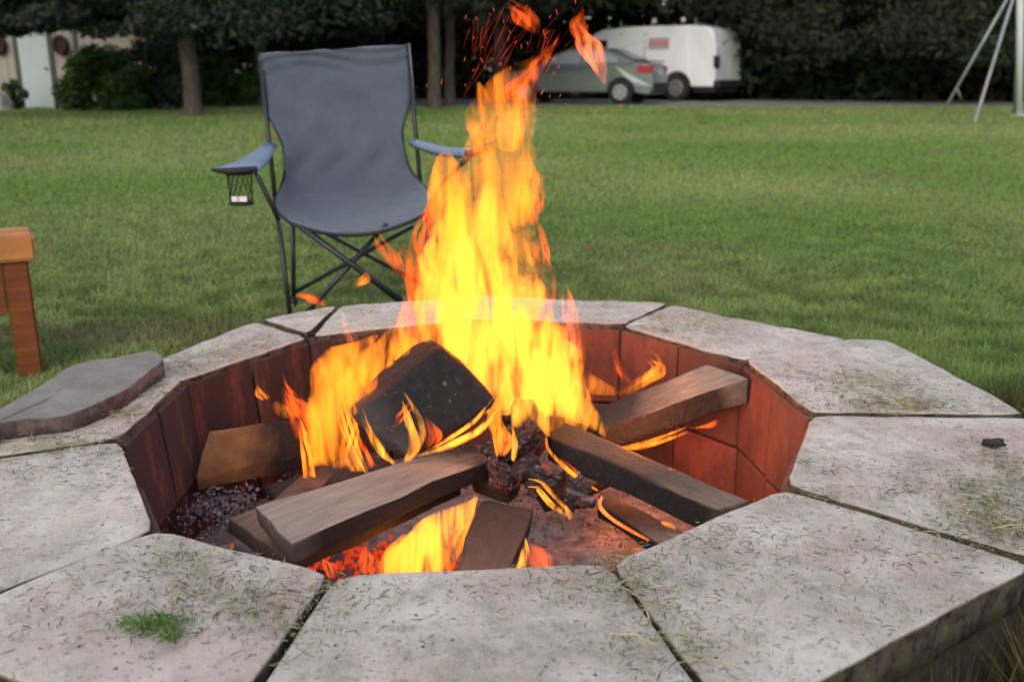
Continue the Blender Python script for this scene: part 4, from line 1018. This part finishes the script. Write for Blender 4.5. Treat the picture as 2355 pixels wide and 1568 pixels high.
fr = sp('door_trim', 41, 50, 0, 1.95, -.045, -.003, trim); fr = sp('door_trim', 119, 129, 0, 1.95, -.045, -.003, trim); sp('corner_trim', 178, 186, 0, 2.05, -.045, -.003, trim); sp('door_trim', 50.1, 118.9, 1.85, 1.95, -.045, -.003, trim)
bm = bmesh.new(); bmesh.ops.create_uvsphere(bm, u_segments=10, v_segments=8, radius=.03); o = link('handle', bm_me('handle', bm), M['blackmetal'], dr); o.location = (wx(110) - shed.location.x, -.06, .9)
def wreath(px, label):
    bm = bmesh.new(); c = Vector((0, 0, 0))
    n = 20
    for k in range(n):
        pass
    tube(bm, [Vector((math.cos(2 * math.pi * k / n) * .13, 0, math.sin(2 * math.pi * k / n) * .17)) for k in range(n + 1)], .055, 8, cap=False)
    for q in bm.verts: q.co += noise.noise_vector(q.co * 30) * .03
    o = link('wreath', bm_me('wreath', bm), simple('dark_red_wreath', (.035, .012, .012), .9, 0, .6, 40), None, True)
    bm2 = bmesh.new(); bmesh.ops.create_uvsphere(bm2, u_segments=12, v_segments=8, radius=.12)
    for q in bm2.verts: q.co.y *= .25; q.co.z *= 1.3
    w = link('bow', bm_me('bow', bm2), o.data.materials[0], o, True)
    o.location = (wx(px), HY - .08, PY(px, 104, HY).z); tag(o, label, 'wreath', 'dark wreaths on the shed wall')
wreath(9, 'dark red round wreath on the shed wall at the far left of its door'); wreath(150, 'dark red round wreath on the shed wall right of its pale door')
o = lump('boulder', (wx(-8, 21.8), 21.8, .15), .30, simple('pale_rock', (.40, .40, .42), .9, 0, .2, 8), 66, (1.1, .8, .8)); tag(o, 'pale grey boulder at the foot of the shed by the left edge', 'boulder')

# ================================================================== SILVER CAR
def prism(bm, prof, x0, x1, inset=None):
    """profile points (u along length, z) extruded across; inset(z)-> half-width factor"""
    A = []; B = []
    for (u, z) in prof:
        k = 0 if inset is None else inset(u, z)
        A.append(bm.verts.new((u, x0 + k, z))); B.append(bm.verts.new((u, x1 - k, z)))
    n = len(prof)
    for i in range(n): bm.faces.new((A[i], A[(i + 1) % n], B[(i + 1) % n], B[i]))
    bm.faces.new(A); bm.faces.new(B[::-1]); return A, B
paint = simple('silver_green_paint', (.155, .19, .19), .3, .35, .04, 2); glass = simple('painted_reflection_glass', (.30, .35, .36),   .12, .0, .05, 2); glass.node_tree.nodes['Principled BSDF'].inputs['Specular IOR Level'].default_value = .9  # sky reflection is put into the pale base colour of the glass
tyre = simple('black_tyre', (.02, .02, .02), .85); rim_m = simple('silver_rim', (.42, .44, .46), .35, .6, .05, 4); redl = simple('red_tail_light', (.40, .03, .04), .3); blackp = simple('black_plastic', (.02, .022, .025), .6); platem = simple('white_plate', (.6, .6, .58), .5)
car = thing('silver_car', 'silver green sedan parked in front of the white van', 'car')
# local: +X = rear, length centred, Y across (negative = side facing the camera), Z up
def carbody():
    bm = bmesh.new()
    low = [(-2.2, .30), (-2.24, .50), (-2.12, .70), (-1.75, .82), (-1.15, .93), (-.2, .98), (1.2, 1.02), (1.75, 1.05), (2.12, 1.03), (2.22, .80), (2.24, .45), (2.15, .30)]
    # wheel arches
    def arch(c, r=.37): return [(c + r * math.cos(a), .30 + r * math.sin(a)) for a in [math.pi * k / 8 for k in range(0, 9)]]
    bot = arch(1.38) + arch(-1.32)
    prof = low + [(p[0], max(.22, p[1])) for p in bot]
    prof = low[:-1] + [(2.15, .24)] + [(p[0], max(.24, p[1])) for p in bot] + [(-2.15, .24)]
    prism(bm, prof, -.86, .86, lambda u, z: .03 + .10 * max(0, z - .75) + .10 * max(0, abs(u) - 1.7))
    return bm
bmx = carbody(); o = link('body', bm_me('body', bmx), paint, car); md = o.modifiers.new('b', 'BEVEL'); md.width = .04; md.segments = 3; md.limit_method = 'ANGLE'
bm = bmesh.new(); prism(bm, [(-1.05, .94), (-.55, 1.25), (-.15, 1.42), (.35, 1.48), (.85, 1.44), (1.30, 1.27), (1.78, 1.06), (1.2, 1.0), (-.2, .95)], -.86, .86, lambda u, z: .08 + .38 * max(0, z - .95)); o = link('cabin', bm_me('cabin', bm), paint, car); md = o.modifiers.new('b', 'BEVEL'); md.width = .04; md.segments = 3; md.limit_method = 'ANGLE'
def winq(name, pts, m, parent, th=.012):
    me = me_from(name, pts, [tuple(range(len(pts)))]); o = link(name, me, m, parent); o.modifiers.new('t', 'SOLIDIFY').thickness = th; return o
side = lambda z: .08 + .38 * max(0, z - .95)
for s in (-1, 1):
    f = lambda u, z: (u, s * (.86 - side(z) + .008), z)
    winq('window', [f(-.80, 1.02), f(-.28, 1.32), f(.22, 1.38), f(.24, 1.03)], glass, car)
    winq('window', [f(.30, 1.03), f(.28, 1.38), f(.78, 1.35), f(1.20, 1.20), f(1.30, 1.07)], glass, car)
winq('rear_window', [(.98, -.60, 1.405), (.98, .60, 1.405), (1.68, .70, 1.125), (1.68, -.70, 1.125)], simple('dark_rear_glass', (.02, .025, .03), .15), car, .02)
winq('windscreen', [(-.50, -.6, 1.29), (-.50, .6, 1.29), (-.98, .7, .99), (-.98, -.7, .99)], glass, car, .02)
def wheel(name, u, y, r, parent, w=.2):
    bm = bmesh.new(); bmesh.ops.create_cone(bm, cap_ends=True, segments=28, radius1=r, radius2=r, depth=w); bmesh.ops.rotate(bm, verts=bm.verts, matrix=Matrix.Rotation(math.pi / 2, 3, 'X'))
    o = link('wheel', bm_me('wheel', bm), tyre, parent, False); o.location = (u, y, r); o.modifiers.new('b', 'BEVEL').width = .02
    bm = bmesh.new(); sgn = -1 if y < 0 else 1
    bmesh.ops.create_cone(bm, cap_ends=True, segments=24, radius1=r * .64, radius2=r * .58, depth=.03); bmesh.ops.rotate(bm, verts=bm.verts, matrix=Matrix.Rotation(math.pi / 2, 3, 'X'))
    q = link('rim', bm_me('rim', bm), rim_m, o); q.location = (0, sgn * (w / 2 + .008), 0)
    bm = bmesh.new()
    for k in range(7):
        m4 = Matrix.Rotation(2 * math.pi * k / 7, 4, 'Y'); bx(bm, r * .20, r * .52, sgn * (w / 2 + .024), sgn * (w / 2 + .026), -r * .05, r * .05, m4)
    link('spoke_gap', bm_me('spoke_gap', bm), tyre, o)
for u in (1.38, -1.32):
    for y in (-.78, .78): wheel('wheel', u, y, .32, car)
def cbox(name, x0, x1, y0, y1, z0, z1, m, parent):
    bm = bmesh.new(); bx(bm, x0, x1, y0, y1, z0, z1); o = link(name, bm_me(name, bm), m, parent); md = o.modifiers.new('b', 'BEVEL'); md.width = min(.02, .3 * min(x1 - x0, y1 - y0, z1 - z0)); return o
for s in (-1, 1): cbox('tail_light', 1.80, 2.215, *(sorted((s * .62, s * .80))), .80, .98, redl, car)
cbox('spoiler', 1.95, 2.16, -.68, .68, 1.075, 1.105, blackp, car); cbox('rear_bumper', 2.16, 2.28, -.74, .74, .30, .56, blackp, car); cbox('number_plate', 2.225, 2.25, -.24, .24, .72, .86, platem, car)
for s in (-1, 1): cbox('door_handle', .12, .30, *(sorted((s * .845, s * .875))), .86, .89, paint, car)
cbox('mirror', -.72, -.52, -1.0, -.87, .98, 1.12, paint, car)
rear = PY(1500, 235, 25.6)
yaw = R(-23); car.rotation_euler = (0, 0, yaw)
# put the near rear corner at 'rear'
loc = Vector((2.24 * math.cos(yaw) + .8 * math.sin(yaw), 2.24 * math.sin(yaw) - .8 * math.cos(yaw), 0)); car.location = (rear.x - loc.x, 25.6 - loc.y, 0.004)

# ================================================================== WHITE VAN
white = simple('white_van_paint', (.78, .84, .85), .35, 0, .03, 2); van = thing('white_van', 'white cargo van with roof rack and small red sign on its side', 'van')
def vanbody():
    bm = bmesh.new()
    def arch(c, r=.44): return [(c + r * math.cos(a), .38 + r * math.sin(a)) for a in [math.pi * k / 8 for k in range(0, 9)]]
    prof = [(-2.75, .45), (-2.80, .85), (-2.55, 1.12), (-1.95, 1.30), (-1.35, 1.95), (-1.05, 2.06), (0, 2.12), (1.8, 2.12), (2.35, 2.08), (2.58, 1.95), (2.70, 1.5), (2.74, .55), (2.72, .40)] + [(p[0], max(.40, p[1])) for p in arch(1.55)] + [(p[0], max(.40, p[1])) for p in arch(-1.9)]
    prism(bm, prof, -1.0, 1.0, lambda u, z: .02 + .16 * max(0, z - 1.1))
    return bm
o = link('body', bm_me('body', vanbody()), white, van); md = o.modifiers.new('b', 'BEVEL'); md.width = .07; md.segments = 4; md.limit_method = 'ANGLE'
for u in (1.55, -1.9):
    for y in (-.88, .88): wheel('wheel', u, y, .375, van, .24)
cbox('rear_bumper', 2.70, 2.90, -.96, .96, .42, .60, blackp, van)
cbox('wheel_arch_lining', 2.0, 2.70, -.80, .80, .25, .41, blackp, van)
vs = lambda z: .02 + .16 * max(0, z - 1.1)
for s in (-1, 1):
    cbox('tail_light', 2.655, 2.79, *(sorted((s * .74, s * .93))), .92, 1.27, blackp, van)
    cbox('rear_door', 2.715, 2.735, *(sorted((s * .02, s * .78))), .62, 1.2, white, van)
# side door seam, fuel flap, sign
M['sign'] = simple('red_sign_print', (.42, .17, .20), .5, 0, .1, 5)
def van_side(name, u0, u1, z0, z1, m, off=.012):
    pts = [(u, -(1.0 - vs(z)) - off, z) for u, z in ((u0, z0), (u1, z0), (u1, z1), (u0, z1))]
    return winq(name, pts, m, van, .006)
sg = van_side('side_sign', .55, 1.25, 1.50, 1.80, simple('pale_sign_panel', (.58, .50, .52), .5, 0, .05, 3), .014)
for k, (u0, u1, z0, z1) in enumerate([(.60, .70, 1.54, 1.70), (.74, .84, 1.54, 1.70), (.88, .98, 1.54, 1.70), (1.02, 1.12, 1.54, 1.70), (1.14, 1.20, 1.54, 1.70), (.62, 1.18, 1.73, 1.76)]):
    q = van_side('sign_stroke', u0, u1, z0, z1, M['sign'], .022); q.parent = sg
winq('rear_lettering', [(2.64 + .0, -.45, 1.62), (2.64, .05, 1.62), (2.62, .05, 1.68), (2.62, -.45, 1.68)], simple('dark_red_print', (.30, .12, .14), .5), van, .05)
van_side('door_seam', -.42, -.40, .55, 1.95, blackp, .004); van_side('door_seam', .42 + .0, .44, .55, 1.95, blackp, .004)
van_side('window', -1.55, -.85, 1.25, 1.75, simple('dark_van_glass', (.03, .035, .04), .15), .012)
wh = simple('white_rack', (.6, .6, .58), .5)
def rack():
    bm = bmesh.new()
    for u in (-.5, .55, 1.95):
        for s in (-.72, .72): tube(bm, [Vector((u, s, 2.05)), Vector((u, s, 2.30))], .02, 6)
        tube(bm, [Vector((u, -.74, 2.16)), Vector((u, .74, 2.16))], .018, 6)
    return bm_me('roof_rack', bm)
link('roof_rack', rack(), simple('dark_rack', (.25, .25, .24), .5), van, True)
for u, y in ((.62, -.7), (1.55, -.7)):
    bm = bmesh.new(); bmesh.ops.create_uvsphere(bm, u_segments=12, v_segments=10, radius=.075)
    o = link('rack_clamp', bm_me('rack_clamp', bm), wh, van, True); o.location = (u, y, 2.27)
yv = R(-36); van.rotation_euler = (0, 0, yv); vr = PY(1640, 225, 28.2); vl = Vector((2.74 * math.cos(yv) + .98 * math.sin(yv), 2.74 * math.sin(yv) - .98 * math.cos(yv), 0)); van.location = (vr.x - vl.x, 28.2 - vl.y, .004)

# ================================================================== SWING SET
sw = thing('swing_set', 'pale metal swing set frame at the right edge of the lawn', 'swing set', (PY(2200, 280, 18).x, 18, 0))
si = Matrix.Translation((-sw.location.x, -18, 0)); pole = simple('pale_galvanised_pole', (.34, .36, .34), .5, .2, .15, 6); wpole = simple('white_painted_post', (.62, .64, .62), .5, 0, .05, 6)
def sr(name, a, b, r, m): o = tube_obj(name, [a, b], r, m); o.parent = sw; o.matrix_parent_inverse = si; return o
f1 = PZ(2160, 273, 0); f2 = PZ(2240, 287, 0)
ap = PY(2328, -22, 17.8)
sr('leg', f1, ap, .024, pole); sr('leg', f2, ap + Vector((.06, 0, 0)), .026, pole)
sr('leg', PZ(2344, 270, 0), PY(2347, -60, 18.6), .065, wpole); sr('leg', PZ(2332, 268, 0), PY(2352, -60, 18.6), .03, pole)
sr('top_beam', ap + Vector((-.1, 0, 0)), ap + Vector((3.2, .4, .0)), .035, pole)
sr('leg', Vector((ap.x + 3.0, 17.0, 0)), ap + Vector((3.0, .4, 0)), .026, pole); sr('leg', Vector((ap.x + 3.3, 19.2, 0)), ap + Vector((3.0, .4, 0)), .026, pole)
sr('brace', f1.lerp(ap, .25), f1.lerp(ap, .25) + Vector((.12, .02, -.2)), .012, pole)
bm = bmesh.new(); bx(bm, -.12, .12, -.12, .12, 0, .05); o = link('foot_plate', bm_me('foot_plate', bm), wpole); o.parent = sw; o.location = PZ(2344, 270, 0) - sw.location
